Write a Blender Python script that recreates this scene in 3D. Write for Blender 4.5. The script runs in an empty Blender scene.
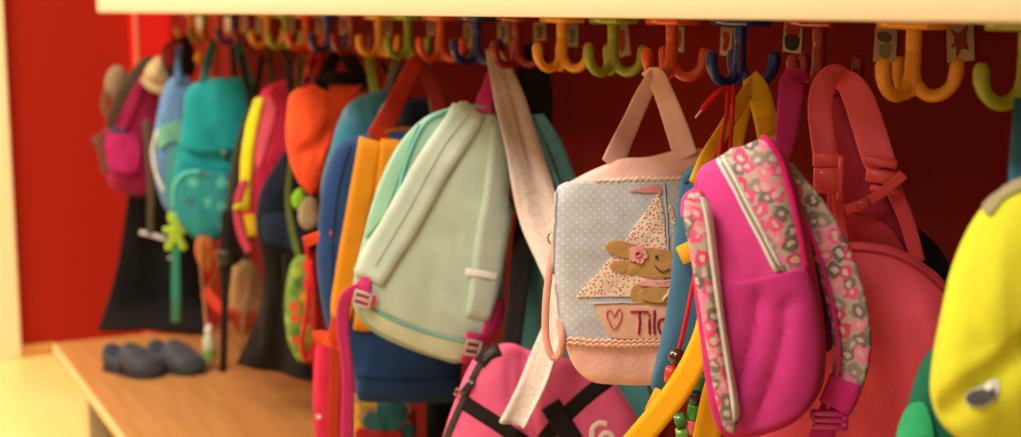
import bpy, math, random
import numpy as np
from mathutils import Vector, noise
from mathutils.bvhtree import BVHTree
random.seed(7)
SC = bpy.context.scene
COL = SC.collection
# ------------------------------------------------------------------ camera model
W, H, F = 1021, 437, 1400.0
EYE = 1.35
PHI = math.radians(26.65)
TH = math.atan((H / 2 - 9) / F)
FW = Vector((-math.cos(PHI), math.sin(PHI), 0))          # horizontal viewing axis
RT = Vector((math.sin(PHI), math.cos(PHI), 0))
DIR = FW * math.cos(TH) + Vector((0, 0, -math.sin(TH)))
UP = FW * math.sin(TH) + Vector((0, 0, math.cos(TH)))
CAM = Vector((0, 0, EYE))
def ray(x, y):
    return DIR * F + RT * (x - W / 2) - UP * (y - H / 2)
def at(x, y, d):
    r = ray(x, y)
    return CAM + r * (d / r.dot(FW))
def on_y(x, y, Y):
    r = ray(x, y)
    return CAM + r * (Y / r.y)
def on_z(x, y, z):
    r = ray(x, y)
    return CAM + r * ((z - EYE) / r.z)
def on_x(x, y, X):
    r = ray(x, y)
    return CAM + r * (X / r.x)

cd = bpy.data.cameras.new('camera')
cam = bpy.data.objects.new('camera', cd)
COL.objects.link(cam)
cam.location = CAM
cam.rotation_euler = DIR.to_track_quat('-Z', 'Y').to_euler()
cd.sensor_width = 36
cd.lens = F / W * 36
cd.clip_start = .05
cd.dof.use_dof = True
cd.dof.focus_distance = 1.86
cd.dof.aperture_fstop = 3.0
SC.camera = cam

# ------------------------------------------------------------------ materials
def lin(c):
    return tuple((v / 12.92 if v <= .04045 else ((v + .055) / 1.055) ** 2.4) for v in c)
def hx(s):
    return tuple(int(s[i:i + 2], 16) / 255 for i in (0, 2, 4))
MATS = {}
def newmat(name):
    m = bpy.data.materials.new(name); m.use_nodes = True
    nt = m.node_tree
    return m, nt, nt.nodes['Principled BSDF']
def nd(nt, t, **kw):
    n = nt.nodes.new(t)
    for k, v in kw.items():
        if k in n.inputs.keys(): n.inputs[k].default_value = v
        else: setattr(n, k, v)
    return n
def rgba(h):
    return lin(hx(h)) + (1,)
def mixc(nt, fac, a, b, mode='MIX'):
    m = nt.nodes.new('ShaderNodeMix'); m.data_type = 'RGBA'; m.blend_type = mode
    for s, v in ((0, fac), (6, a), (7, b)):
        if hasattr(v, 'is_output'): nt.links.new(v, m.inputs[s])
        else: m.inputs[s].default_value = v
    return m.outputs[2]
def ramp(nt, src, stops, interp='LINEAR'):
    r = nt.nodes.new('ShaderNodeValToRGB'); r.color_ramp.interpolation = interp
    el = r.color_ramp.elements
    while len(el) > 1: el.remove(el[-1])
    el[0].position, el[0].color = stops[0]
    for p, c in stops[1:]:
        e = el.new(p); e.color = c
    nt.links.new(src, r.inputs[0])
    return r.outputs[0]
def weave(nt, b, uv, bump, scale):
    scale = scale * .8
    n = nd(nt, 'ShaderNodeTexNoise', Scale=scale, Detail=3.0)
    nt.links.new(uv, n.inputs['Vector'])
    bp = nd(nt, 'ShaderNodeBump', Strength=bump, Distance=.002)
    nt.links.new(n.outputs[0], bp.inputs['Height'])
    nt.links.new(bp.outputs[0], b.inputs['Normal'])
def uvn(nt):
    return nt.nodes.new('ShaderNodeTexCoord').outputs['UV']
def fabric(h, rough=.88, bump=.35, scale=260., var=.10, sheen=.04):
    k = ('f', h, rough, bump, scale, var, sheen)
    if k in MATS: return MATS[k]
    m, nt, b = newmat('fabric_' + h)
    uv = uvn(nt)
    n = nd(nt, 'ShaderNodeTexNoise', Scale=16., Detail=4.0)
    nt.links.new(uv, n.inputs['Vector'])
    c = rgba(h)
    lo = tuple(v * (1 - var) for v in c[:3]) + (1,)
    hi = tuple(min(1, v * (1 + var)) for v in c[:3]) + (1,)
    nt.links.new(ramp(nt, n.outputs[0], [(.3, lo), (.7, hi)]), b.inputs['Base Color'])
    b.inputs['Roughness'].default_value = rough
    b.inputs['Sheen Weight'].default_value = sheen
    b.inputs['Specular IOR Level'].default_value = .15 if rough > .6 else .4
    weave(nt, b, uv, bump, scale)
    MATS[k] = m
    return m
def webbing(h, rough=.7, period=420.):
    k = ('w', h)
    if k in MATS: return MATS[k]
    m, nt, b = newmat('webbing_' + h)
    uv = uvn(nt)
    w = nd(nt, 'ShaderNodeTexWave', Scale=period * .42, Distortion=.5)
    nt.links.new(uv, w.inputs['Vector'])
    c = rgba(h)
    nt.links.new(mixc(nt, w.outputs['Fac'], tuple(v * .8 for v in c[:3]) + (1,), c), b.inputs['Base Color'])
    bp = nd(nt, 'ShaderNodeBump', Strength=.4, Distance=.001)
    nt.links.new(w.outputs['Fac'], bp.inputs['Height']); nt.links.new(bp.outputs[0], b.inputs['Normal'])
    b.inputs['Roughness'].default_value = rough
    b.inputs['Specular IOR Level'].default_value = .2
    MATS[k] = m
    return m
def plastic(h, rough=.25, metal=0., coat=.3):
    k = ('p', h, rough, metal)
    if k in MATS: return MATS[k]
    m, nt, b = newmat('plastic_' + h)
    b.inputs['Base Color'].default_value = rgba(h)
    b.inputs['Roughness'].default_value = rough
    b.inputs['Metallic'].default_value = metal
    b.inputs['Coat Weight'].default_value = coat if not metal else 0
    n = nd(nt, 'ShaderNodeTexNoise', Scale=40.); bp = nd(nt, 'ShaderNodeBump', Strength=.03, Distance=.002)
    nt.links.new(n.outputs[0], bp.inputs['Height']); nt.links.new(bp.outputs[0], b.inputs['Normal'])
    MATS[k] = m
    return m
def dotted(base, dot, sp, r=.22):
    m, nt, b = newmat('dotted_' + base)
    uv = uvn(nt)
    mp = nd(nt, 'ShaderNodeMapping'); mp.inputs['Rotation'].default_value = (0, 0, .78)
    nt.links.new(uv, mp.inputs[0])
    v = nd(nt, 'ShaderNodeTexVoronoi', Scale=1 / sp, Randomness=0.0); v.voronoi_dimensions = '2D'
    nt.links.new(mp.outputs[0], v.inputs['Vector'])
    n = nd(nt, 'ShaderNodeTexNoise', Scale=30.); nt.links.new(uv, n.inputs['Vector'])
    bc = mixc(nt, n.outputs[0], tuple(x * .9 for x in rgba(base)[:3]) + (1,), rgba(base))
    f = ramp(nt, v.outputs['Distance'], [(r * .8, (1, 1, 1, 1)), (r * 1.2, (0, 0, 0, 1))])
    nt.links.new(mixc(nt, f, bc, rgba(dot)), b.inputs['Base Color'])
    b.inputs['Roughness'].default_value = .9
    weave(nt, b, uv, .4, 120.)
    return m
def blossom(name, base, cols, scale, r=.32, heart=None, wobble=.3):
    """scattered flowers: each Voronoi cell carries a petal colour of its own"""
    m, nt, b = newmat(name)
    uv = uvn(nt)
    dn = nd(nt, 'ShaderNodeTexNoise', Scale=scale * 1.5); nt.links.new(uv, dn.inputs['Vector'])
    wob = mixc(nt, wobble / scale, uv, dn.outputs['Color'], 'LINEAR_LIGHT')
    v = nd(nt, 'ShaderNodeTexVoronoi', Scale=scale, Randomness=.75); v.voronoi_dimensions = '2D'
    nt.links.new(wob, v.inputs['Vector'])
    sep = nt.nodes.new('ShaderNodeSeparateColor'); nt.links.new(v.outputs['Color'], sep.inputs[0])
    k = len(cols)
    pc = ramp(nt, sep.outputs[0], [(i / k, rgba(c)) for i, c in enumerate(cols)], 'CONSTANT')
    f = ramp(nt, v.outputs['Distance'], [(r * .92, (1, 1, 1, 1)), (r * 1.08, (0, 0, 0, 1))])
    c = mixc(nt, f, rgba(base), pc)
    if heart:
        f2 = ramp(nt, v.outputs['Distance'], [(r * .33, (1, 1, 1, 1)), (r * .45, (0, 0, 0, 1))])
        c = mixc(nt, f2, c, rgba(heart))
    nt.links.new(c, b.inputs['Base Color'])
    b.inputs['Roughness'].default_value = .8
    weave(nt, b, uv, .25, 260.)
    return m
def swirl(base, line, scale=18., amt=.45):
    m, nt, b = newmat('swirl_' + base)
    uv = uvn(nt)
    v = nd(nt, 'ShaderNodeTexVoronoi', Scale=scale, Randomness=1.0); v.voronoi_dimensions = '2D'
    nt.links.new(uv, v.inputs['Vector'])
    s = nd(nt, 'ShaderNodeMath', operation='MULTIPLY'); s.inputs[1].default_value = 2.3
    nt.links.new(v.outputs['Distance'], s.inputs[0])
    fr = nd(nt, 'ShaderNodeMath', operation='FRACT'); nt.links.new(s.outputs[0], fr.inputs[0])
    f = ramp(nt, fr.outputs[0], [(.42, (0, 0, 0, 1)), (.5, (amt,) * 3 + (1,)), (.58, (0, 0, 0, 1))])
    nt.links.new(mixc(nt, f, rgba(base), rgba(line)), b.inputs['Base Color'])
    b.inputs['Roughness'].default_value = .9
    weave(nt, b, uv, .4, 150.)
    return m
def paint(name, h, rough=.6, var=.04, sc=3.):
    m, nt, b = newmat(name)
    tc = nt.nodes.new('ShaderNodeTexCoord').outputs['Object']
    n = nd(nt, 'ShaderNodeTexNoise', Scale=sc, Detail=5.); nt.links.new(tc, n.inputs['Vector'])
    c = rgba(h)
    nt.links.new(mixc(nt, n.outputs[0], tuple(v * (1 - var) for v in c[:3]) + (1,), tuple(min(1, v * (1 + var)) for v in c[:3]) + (1,)), b.inputs['Base Color'])
    b.inputs['Roughness'].default_value = rough
    b.inputs['Specular IOR Level'].default_value = .12 if rough > .5 else .4
    n2 = nd(nt, 'ShaderNodeTexNoise', Scale=180.); nt.links.new(tc, n2.inputs['Vector'])
    bp = nd(nt, 'ShaderNodeBump', Strength=.06, Distance=.003)
    nt.links.new(n2.outputs[0], bp.inputs['Height']); nt.links.new(bp.outputs[0], b.inputs['Normal'])
    return m
def wood(name, a, c, rough=.4, sc=(1.2, 14, 14)):
    m, nt, b = newmat(name)
    tc = nt.nodes.new('ShaderNodeTexCoord').outputs['Object']
    mp = nd(nt, 'ShaderNodeMapping'); mp.inputs['Scale'].default_value = sc
    nt.links.new(tc, mp.inputs[0])
    n = nd(nt, 'ShaderNodeTexNoise', Scale=3., Detail=6., Distortion=.6); nt.links.new(mp.outputs[0], n.inputs['Vector'])
    nt.links.new(ramp(nt, n.outputs[0], [(.3, rgba(a)), (.7, rgba(c))]), b.inputs['Base Color'])
    b.inputs['Roughness'].default_value = rough
    bp = nd(nt, 'ShaderNodeBump', Strength=.05, Distance=.002)
    nt.links.new(n.outputs[0], bp.inputs['Height']); nt.links.new(bp.outputs[0], b.inputs['Normal'])
    return m

# ------------------------------------------------------------------ object plumbing
def mk(name, data, mat, off=Vector((0, 0, 0)), parent=None, smooth=True):
    verts, faces = data[0], data[1]
    uvs = data[2] if len(data) > 2 else None
    me = bpy.data.meshes.new(name)
    me.from_pydata([tuple(Vector(v) - off) for v in verts], [], faces)
    me.update()
    if smooth: me.polygons.foreach_set('use_smooth', [True] * len(me.polygons))
    lay = me.uv_layers.new(name='UVMap')
    if uvs is None:
        uvs = [(Vector(v).dot(RT), Vector(v).z) for v in verts]
    for l in me.loops:
        lay.data[l.index].uv = uvs[l.vertex_index]
    me.materials.append(mat)
    o = bpy.data.objects.new(name, me)
    COL.objects.link(o)
    if parent is not None: o.parent = parent
    return o
def tag(o, label, cat, group=None, kind=None):
    if label: o['label'] = label
    if cat: o['category'] = cat
    if group: o['group'] = group
    if kind: o['kind'] = kind
    return o
class Thing:
    def __init__(s, name, label, cat, loc, group=None):
        s.o = bpy.data.objects.new(name, None); s.o.empty_display_size = .03
        COL.objects.link(s.o); s.o.location = loc; s.loc = Vector(loc)
        tag(s.o, label, cat, group)
    def add(s, name, data, mat, parent=None, label=None, smooth=True):
        o = mk(name, data, mat, s.loc, parent or s.o, smooth)
        if label: o['label'] = label
        return o
def struct(name, data, mat, smooth=False):
    o = mk(name, data, mat, smooth=smooth); o['kind'] = 'structure'; return o

# ------------------------------------------------------------------ shape builders
def merge(*ds):
    V, Fc, U = [], [], []
    for d in ds:
        k = len(V); V += list(d[0]); Fc += [tuple(i + k for i in f) for f in d[1]]
        U += list(d[2]) if len(d) > 2 else [(Vector(v).dot(RT), Vector(v).z) for v in d[0]]
    return V, Fc, U
def box(lo, hi, bev=.0):
    lo, hi = Vector(lo), Vector(hi)
    b = min(bev, min((hi - lo)) * .45)
    c = (lo + hi) / 2; h = (hi - lo) / 2
    return obox(c, Vector((1, 0, 0)), Vector((0, 1, 0)), Vector((0, 0, 1)), h, b)
def obox(c, ax, ay, az, h, b=.001):
    """bevelled oriented box: three inset faces per corner"""
    V = []; idx = {}
    for sx in (-1, 1):
        for sy in (-1, 1):
            for sz in (-1, 1):
                for k in range(3):
                    p = [h[0] - b, h[1] - b, h[2] - b]; p[k] = h[k]
                    idx[sx, sy, sz, k] = len(V)
                    V.append(c + ax * (sx * p[0]) + ay * (sy * p[1]) + az * (sz * p[2]))
    Fc = []
    S = (-1, 1)
    def face(k, s):
        o = [i for i in range(3) if i != k]; q = []
        for a, bb in ((-1, -1), (1, -1), (1, 1), (-1, 1)):
            t = [0, 0, 0]; t[k] = s; t[o[0]] = a; t[o[1]] = bb; q.append(idx[t[0], t[1], t[2], k])
        return tuple(q)
    for k in range(3):
        for s in S: Fc.append(face(k, s))
    for k in range(3):                                   # edges along axis k
        i, j = [q for q in range(3) if q != k]
        for si in S:
            for sj in S:
                t = [0, 0, 0]; t[i] = si; t[j] = sj
                t0 = list(t); t0[k] = -1; t1 = list(t); t1[k] = 1
                Fc.append((idx[tuple(t0) + (i,)], idx[tuple(t1) + (i,)], idx[tuple(t1) + (j,)], idx[tuple(t0) + (j,)]))
    for sx in S:
        for sy in S:
            for sz in S: Fc.append(tuple(idx[sx, sy, sz, k] for k in range(3)))
    # outward winding
    out = []
    for f in Fc:
        p = [V[i] for i in f]; n = (p[1] - p[0]).cross(p[2] - p[0]); m = sum(p, Vector()) / len(p)
        out.append(f if n.dot(m - c) > 0 else f[::-1])
    return V, out
def crom(pts, n, closed=False):
    """Catmull-Rom resample to n points evenly by length (any dimension)"""
    P = np.array(pts, float); k = len(P)
    if k == 2 and not closed:
        t = np.linspace(0, 1, n)[:, None]; return P[0] * (1 - t) + P[1] * t
    out = []
    segs = k if closed else k - 1
    for i in range(segs):
        if closed: a, b, c, d = P[(i - 1) % k], P[i], P[(i + 1) % k], P[(i + 2) % k]
        else: a, b, c, d = P[max(i - 1, 0)], P[i], P[i + 1], P[min(i + 2, k - 1)]
        for t in np.linspace(0, 1, 12, endpoint=False):
            out.append(.5 * (2 * b + (c - a) * t + (2 * a - 5 * b + 4 * c - d) * t * t + (3 * b - a - 3 * c + d) * t ** 3))
    if not closed: out.append(P[-1])
    else: out.append(out[0])
    out = np.array(out)
    L = np.r_[0, np.cumsum(np.linalg.norm(np.diff(out[:, :2], axis=0), axis=1))]
    t = np.linspace(0, L[-1], n + 1)[:-1] if closed else np.linspace(0, L[-1], n)
    return np.stack([np.interp(t, L, out[:, j]) for j in range(out.shape[1])], 1)
class Plane:
    def __init__(s, x, y, d, yaw=0, tilt=0):
        s.O = at(x, y, d); r = ray(x, y)
        t = Vector((-r.x, -r.y, 0)).normalized()
        a = math.radians(yaw)
        s.N = Vector((t.x * math.cos(a) - t.y * math.sin(a), t.x * math.sin(a) + t.y * math.cos(a), 0))
        s.U = Vector((0, 0, 1)).cross(s.N)
        b = math.radians(tilt)
        s.N, s.V = s.N * math.cos(b) + Vector((0, 0, 1)) * math.sin(b), Vector((0, 0, 1)) * math.cos(b) - s.N * math.sin(b)
    def uv(s, x, y):
        r = ray(x, y); t = (s.O - CAM).dot(s.N) / r.dot(s.N)
        q = CAM + r * t - s.O
        return q.dot(s.U), q.dot(s.V)
    def p(s, u, v, w=0):
        return s.O + s.U * u + s.V * v + s.N * w
def fbm(u, v, f, seed, st=1.0):
    return noise.fractal(Vector((u * f, v * f * st, seed)), .9, 2.1, 4)
SV = [1, .992, .972, .94, .90, .85, .79, .72, .65, .58, .51, .44, .37, .3, .23, .16, .09]
class Body:
    """soft closed body: a front outline with its own distance, swelling to the front and the back"""
    def __init__(s, outline, d, tf=.05, tb=.05, p=2.6, gus=0.0, yaw=0, tilt=0, n=110, wr=.004, wf=9., st=.5, seed=None, ctr=None, full=.25, folds=()):
        seed = random.uniform(0, 50) if seed is None else seed
        cx = sum(q[0] for q in outline) / len(outline); cy = sum(q[1] for q in outline) / len(outline)
        if ctr: cx, cy = ctr
        s.pl = pl = Plane(cx, cy, d, yaw, tilt)
        o = crom(outline, n, True)
        O = np.array([pl.uv(*q) for q in o])
        if np.sum(O[:, 0] * np.roll(O[:, 1], -1) - np.roll(O[:, 0], -1) * O[:, 1]) < 0: O = O[::-1]
        v0, v1 = O[:, 1].min(), O[:, 1].max()
        V, U, Fc = [], [], []
        fl = []
        for (pts, wd, dep) in folds:
            fl.append((np.array([pl.uv(*q) for q in crom(pts, 24)]), wd, dep))
        def shape(u, v, sc, side):
            k = max(0., 1 - sc ** p) ** (1 / p)
            z = (tf if side > 0 else tb) * k
            z *= 1 + full * (1 - 2 * (v - v0) / (v1 - v0)) * .6
            e = min(1, (1 - sc) * 6 + .25)
            z -= e * wr * 1.3 * abs(fbm(u + .2 * v, v, wf * .7, seed + 13 + side, st))
            z += e * (wr * fbm(u, v, wf, seed + side, st) + wr * .45 * fbm(u + .3 * v, v, wf * 2.7, seed + 7 + side, st))
            for pts, wd, dep in fl:
                if side > 0:
                    dd = np.min(np.hypot(pts[:, 0] - u, pts[:, 1] - v)); z += dep * math.exp(-(dd / wd) ** 2) * min(1, (1 - sc) * 8)
            return side * (gus + z)
        def ring(sc, side):
            b = len(V)
            for u, v in O:
                a, c = u * sc, v * sc
                V.append(pl.p(a, c, shape(a, c, sc, side))); U.append((a, c))
            return b
        rings = [ring(q, -1) for q in reversed(SV)] + ([] if gus < .002 else []) + [ring(q, 1) for q in SV]
        for a, b in zip(rings, rings[1:]):
            for i in range(n):
                j = (i + 1) % n
                Fc.append((a + i, a + j, b + j, b + i))
        for b, side in ((rings[-1], 1), (rings[0], -1)):
            c = len(V); V.append(pl.p(0, 0, shape(0, 0, 0, side))); U.append((0, 0))
            for i in range(n):
                j = (i + 1) % n
                Fc.append((b + i, b + j, c) if side > 0 else (b + j, b + i, c))
        s.data = (V, Fc, U)
        s.bvh = BVHTree.FromPolygons([tuple(v) for v in V], Fc)
    def hit(s, x, y):
        r = ray(x, y).normalized()
        h = s.bvh.ray_cast(CAM, r)
        if h[0] is None:
            u, v = s.pl.uv(x, y); q = s.pl.p(u, v)
            return q, s.pl.N.copy()
        n = h[1]
        if n.dot(r) > 0: n = -n
        return h[0], (n + s.pl.N * .6).normalized()
def gridfaces(r, c, base=0, wrap=False):
    f = []
    for i in range(r - 1):
        for j in range(c - 1):
            a = base + i * c + j
            f.append((a, a + c, a + c + 1, a + 1))
    return f
def shell(G, N, r, c, th, U):
    """grid of points with thickness th along N, rounded to the rim"""
    V = []
    for i in range(r):
        for j in range(c): V.append(G[i * c + j] + N[i * c + j] * th)
    for i in range(r):
        for j in range(c): V.append(G[i * c + j] - N[i * c + j] * th)
    f = gridfaces(r, c); m = r * c
    f += [tuple(i + m for i in q[::-1]) for q in f]
    rim = [j for j in range(c)] + [i * c + c - 1 for i in range(1, r)] + [(r - 1) * c + j for j in range(c - 2, -1, -1)] + [i * c for i in range(r - 2, 0, -1)]
    for a, b in zip(rim, rim[1:] + rim[:1]): f.append((a, b, b + m, a + m))
    return V, f, U + U
PROF = [(-1, 0), (-.97, .55), (-.86, .95), (-.5, 1), (0, 1), (.5, 1), (.86, .95), (.97, .55), (1, 0)]
def strap_on(B, pts, w, th=.004, off=0., n=30, mid=0.):
    """a strap lying on a body, w in photo pixels (number or list along pts); mid < 0 gives a sewn centre line"""
    ws = w if isinstance(w, (list, tuple)) else [w] * len(pts)
    P = crom([(a[0], a[1], q) for a, q in zip(pts, ws)], n)
    V, U, Fc = [], [], []
    c = len(PROF); L = 0
    prev = None
    for i, (x, y, q) in enumerate(P):
        a, b = P[max(i - 1, 0)], P[min(i + 1, n - 1)]
        tx, ty = b[0] - a[0], b[1] - a[1]; l = math.hypot(tx, ty) or 1
        nx, ny = -ty / l, tx / l
        pc, nc = B.hit(x, y)
        if prev is not None: L += (pc - prev).length
        prev = pc
        px = pc.dot(FW) / F
        end = 0.35 if i in (0, n - 1) else 1
        for k, (s, h) in enumerate(PROF):
            g, nn = B.hit(x + nx * s * q / 2, y + ny * s * q / 2)
            g = g + (pc - g).project(nn) * .0
            hh = h * end * (1 + (mid if k == 4 else 0))
            V.append(g + nn * (off + th * hh - .001)); U.append((L, s * q / 2 * px))
    Fc = gridfaces(n, c)
    return V, Fc, U
def patch_on(B, poly, th=.003, off=0., n=64, smooth=True, rings=9, ctr=None):
    o = crom(poly, n, True) if smooth else lin_res(poly, n)
    if np.sum(o[:, 0] * np.roll(o[:, 1], -1) - np.roll(o[:, 0], -1) * o[:, 1]) > 0: o = o[::-1]
    cx, cy = ctr if ctr else (o[:, 0].mean(), o[:, 1].mean())
    sc = [1, 1, .985, .95] + [1 - (i + 1) / rings for i in range(rings - 1) if 1 - (i + 1) / rings < .93]
    hh = [-.001, th * .7, th, th] + [th] * 20
    V, U, Fc = [], [], []
    for q, h in zip(sc, hh):
        for x, y in o:
            X, Y = cx + (x - cx) * q, cy + (y - cy) * q
            g, nn = B.hit(X, Y)
            V.append(g + nn * (off + h)); U.append(B.pl.uv(X, Y))
    m = len(sc)
    for i in range(m - 1):
        for j in range(n):
            k = (j + 1) % n
            Fc.append((i * n + j, i * n + k, (i + 1) * n + k, (i + 1) * n + j))
    g, nn = B.hit(cx, cy); V.append(g + nn * (off + th)); U.append(B.pl.uv(cx, cy))
    for j in range(n): Fc.append(((m - 1) * n + j, (m - 1) * n + (j + 1) % n, len(V) - 1))
    return V, Fc, U
def lin_res(poly, n):
    P = np.array(list(poly) + [poly[0]], float)
    L = np.r_[0, np.cumsum(np.linalg.norm(np.diff(P, axis=0), axis=1))]
    t = np.linspace(0, L[-1], n + 1)[:-1]
    return np.stack([np.interp(t, L, P[:, j]) for j in range(2)], 1)
def ribbon(pts, th=.0012, yaw=0, n=34, twist=0, pad=False, wav=0.):
    """a hanging strap: pts are (x, y, distance, width px); yaw turns its face"""
    P = crom(pts, n)
    C = [at(x, y, d) for x, y, d, w in P]
    V, N, U = [], [], []
    prof = PROF if pad else [(-1, 0), (-.5, 0), (0, 0), (.5, 0), (1, 0)]
    L = 0
    sd = random.uniform(0, 20)
    for i in range(n):
        t = (C[min(i + 1, n - 1)] - C[max(i - 1, 0)]).normalized()
        tc = (CAM - C[i]); tc.z *= .3; tc.normalize()
        a = math.radians(yaw + twist * i / n)
        s = t.cross(tc).normalized(); nn = s.cross(t).normalized()
        s, nn = s * math.cos(a) + nn * math.sin(a), nn * math.cos(a) - s * math.sin(a)
        if i: L += (C[i] - C[i - 1]).length
        w = P[i][3] * P[i][2] / F / 2 / max(.35, abs(math.cos(a)))
        for q, h in prof:
            wv = wav * noise.noise(Vector((L * 14, q * .8, sd)))
            V.append(C[i] + s * (q * w) + nn * ((h * th if pad else 0) + wv)); N.append(nn); U.append((L, q * w))
    if pad:
        m = len(V); c = len(prof)
        V2 = [v - nn * (2 * th * prof[k % c][1]) for k, (v, nn) in enumerate(zip(V, N))]
        f = gridfaces(n, c)
        f2 = [tuple(i + m for i in q[::-1]) for q in f]
        caps = []
        for r in (0, n - 1):
            for j in range(c - 1): 
                q = (r * c + j, r * c + j + 1, m + r * c + j + 1, m + r * c + j); caps.append(q if r == 0 else q[::-1])
        return V + V2, f + f2 + caps, U + U
    return shell(V, N, n, len(prof), th, U)
def tube3(C, r, k=10, caps=True, flat=False):
    """round tube along 3-D points; r number or list"""
    n = len(C); rs = r if isinstance(r, (list, tuple)) else [r] * n
    V, Fc = [], []
    ref = None
    for i in range(n):
        t = (C[min(i + 1, n - 1)] - C[max(i - 1, 0)]).normalized()
        if ref is None:
            ref = Vector((0, 0, 1)) if abs(t.z) < .9 else Vector((1, 0, 0))
            ref = (ref - t * ref.dot(t)).normalized()
        else: ref = (ref - t * ref.dot(t)).normalized()
        b = t.cross(ref)
        for j in range(k):
            a = 2 * math.pi * j / k
            V.append(C[i] + (ref * math.cos(a) + b * math.sin(a)) * rs[i])
    for i in range(n - 1):
        for j in range(k):
            q = (j + 1) % k
            Fc.append((i * k + j, i * k + q, (i + 1) * k + q, (i + 1) * k + j))
    if caps:
        for e, i, sg in ((0, 0, -1), (1, n - 1, 1)):
            t = (C[min(i + 1, n - 1)] - C[max(i - 1, 0)]).normalized() * (.05 if flat else 1)
            last = list(range(i * k, i * k + k))
            for q in (.75, .4):
                base = len(V)
                up = math.sqrt(1 - q * q)
                for j in last[:k]:
                    v = V[i * k + (j % k if False else (last.index(j)))]
                    V.append(C[i] + (v - C[i]) * q + t * (sg * up * rs[i]))
                new = list(range(base, base + k))
                for j in range(k):
                    f = (last[j], last[(j + 1) % k], new[(j + 1) % k], new[j]); Fc.append(f if sg > 0 else f[::-1])
                last = new
            V.append(C[i] + t * (sg * rs[i])); c = len(V) - 1
            for j in range(k):
                f = (last[j], last[(j + 1) % k], c); Fc.append(f if sg > 0 else f[::-1])
    return V, Fc
def cord(pts, rpx, n=30, k=8):
    P = crom(pts, n)
    return tube3([at(x, y, d) for x, y, d in P], [rpx * d / F for x, y, d in P], k)
def cord_on(B, pts, rpx, n=30, off=0.):
    P = crom(pts, n); C = []
    for x, y in P:
        g, nn = B.hit(x, y); C.append(g + nn * off)
    return tube3(C, rpx * C[0].dot(FW) / F, 6)
def loop_on(B, pts, rpx, n=40, off=0.):
    P = crom(pts, n, True); C = []
    for x, y in list(P) + [P[0]]:
        g, nn = B.hit(x, y); C.append(g + nn * off)
    return tube3(C, rpx * C[0].dot(FW) / F, 6, caps=False)
def sheet(left, right, nf=3, amp=.012, th=.0015, rows=60, cols=48, seed=None, grow=True, yaw=0, curl=0.):
    """hanging cloth between two edges (x, y, distance), with folds along its length"""
    seed = random.uniform(0, 40) if seed is None else seed
    Lp, Rp = crom(left, rows), crom(right, rows)
    G = []; U = []
    Len = 0
    for i in range(rows):
        a, b = at(*Lp[i]), at(*Rp[i])
        if i: Len += ((a + b) / 2 - pm).length
        pm = (a + b) / 2
        side = (b - a); wid = side.length; side.normalize()
        tc = (CAM - pm); tc.z = 0; tc.normalize()
        nn = (tc - side * tc.dot(side)).normalized()
        g = min(1., .35 + i / rows * 1.2) if grow else 1
        for j in range(cols):
            q = j / (cols - 1)
            ph = nf * 2 * math.pi * q + 1.8 * noise.noise(Vector((q * 2, i / rows * 2.2, seed)))
            w = amp * g * (math.sin(ph) + .5 * noise.noise(Vector((q * 5, i / rows * 5, seed + 3)))) + curl * (1 - (2 * q - 1) ** 2)
            G.append(a.lerp(b, q) + nn * w); U.append((q * wid, -Len))
    NN = []
    for i in range(rows):
        for j in range(cols):
            du = G[i * cols + min(j + 1, cols - 1)] - G[i * cols + max(j - 1, 0)]
            dv = G[min(i + 1, rows - 1) * cols + j] - G[max(i - 1, 0) * cols + j]
            NN.append(du.cross(dv).normalized())
    return shell(G, NN, rows, cols, th, U)
def blob3(c, rx, ry, rz, k=14, axes=None):
    X, Y, Z = axes or (RT, Vector((0, 0, 1)), -FW)
    V, Fc = [c + Y * ry], []
    for i in range(1, k):
        a = math.pi * i / k
        for j in range(2 * k):
            b = math.pi * j / k
            V.append(c + X * (rx * math.sin(a) * math.cos(b)) + Y * (ry * math.cos(a)) + Z * (rz * math.sin(a) * math.sin(b)))
    m = 2 * k
    for j in range(m): Fc.append((0, 1 + (j + 1) % m, 1 + j))
    for i in range(k - 2):
        for j in range(m):
            a = 1 + i * m + j; b = 1 + i * m + (j + 1) % m
            Fc.append((a, b, b + m, a + m))
    V.append(c - Y * ry); e = len(V) - 1
    for j in range(m): Fc.append((1 + (k - 2) * m + j, 1 + (k - 2) * m + (j + 1) % m, e))
    return V, [f[::-1] for f in Fc]
def ladder(c, ux, uy, un, w, h, t=.0022):
    """plastic strap adjuster: a ring with a middle bar"""
    out = []
    hw, hh = w / 2, h / 2
    def bar(p, q):
        d = (q - p); l = d.length / 2 + t
        d.normalize()
        return obox((p + q) / 2, d, un, d.cross(un), Vector((l, t, t * 1.2)), t * .5)
    a, b, cc, d = c - ux * hw - uy * hh, c + ux * hw - uy * hh, c + ux * hw + uy * hh, c - ux * hw + uy * hh
    for p, q in ((a, b), (b, cc), (cc, d), (d, a), (c - ux * hw, c + ux * hw)): out.append(bar(p, q))
    return merge(*out)
def buckle_at(B, x, y, wpx, hpx, rot=0, lift=.006):
    g, nn = B.hit(x, y); k = g.dot(FW) / F
    a = math.radians(rot)
    ux = (RT - nn * RT.dot(nn)).normalized(); uy = nn.cross(ux)
    if uy.z < 0: uy = -uy
    ux, uy = ux * math.cos(a) + uy * math.sin(a), uy * math.cos(a) - ux * math.sin(a)
    return ladder(g + nn * lift, ux, uy, nn, wpx * k, hpx * k)
def slab(x, y, d, wpx, hpx, t, rot=0, bev=.002, yaw=0):
    """small bevelled plastic block facing the room"""
    k = d / F; a = math.radians(rot)
    pl = Plane(x, y, d, yaw)
    ux = pl.U * math.cos(a) + pl.V * math.sin(a); uy = pl.V * math.cos(a) - pl.U * math.sin(a)
    return obox(pl.O, ux, uy, pl.N, Vector((wpx * k / 2, hpx * k / 2, t / 2)), bev)

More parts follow.
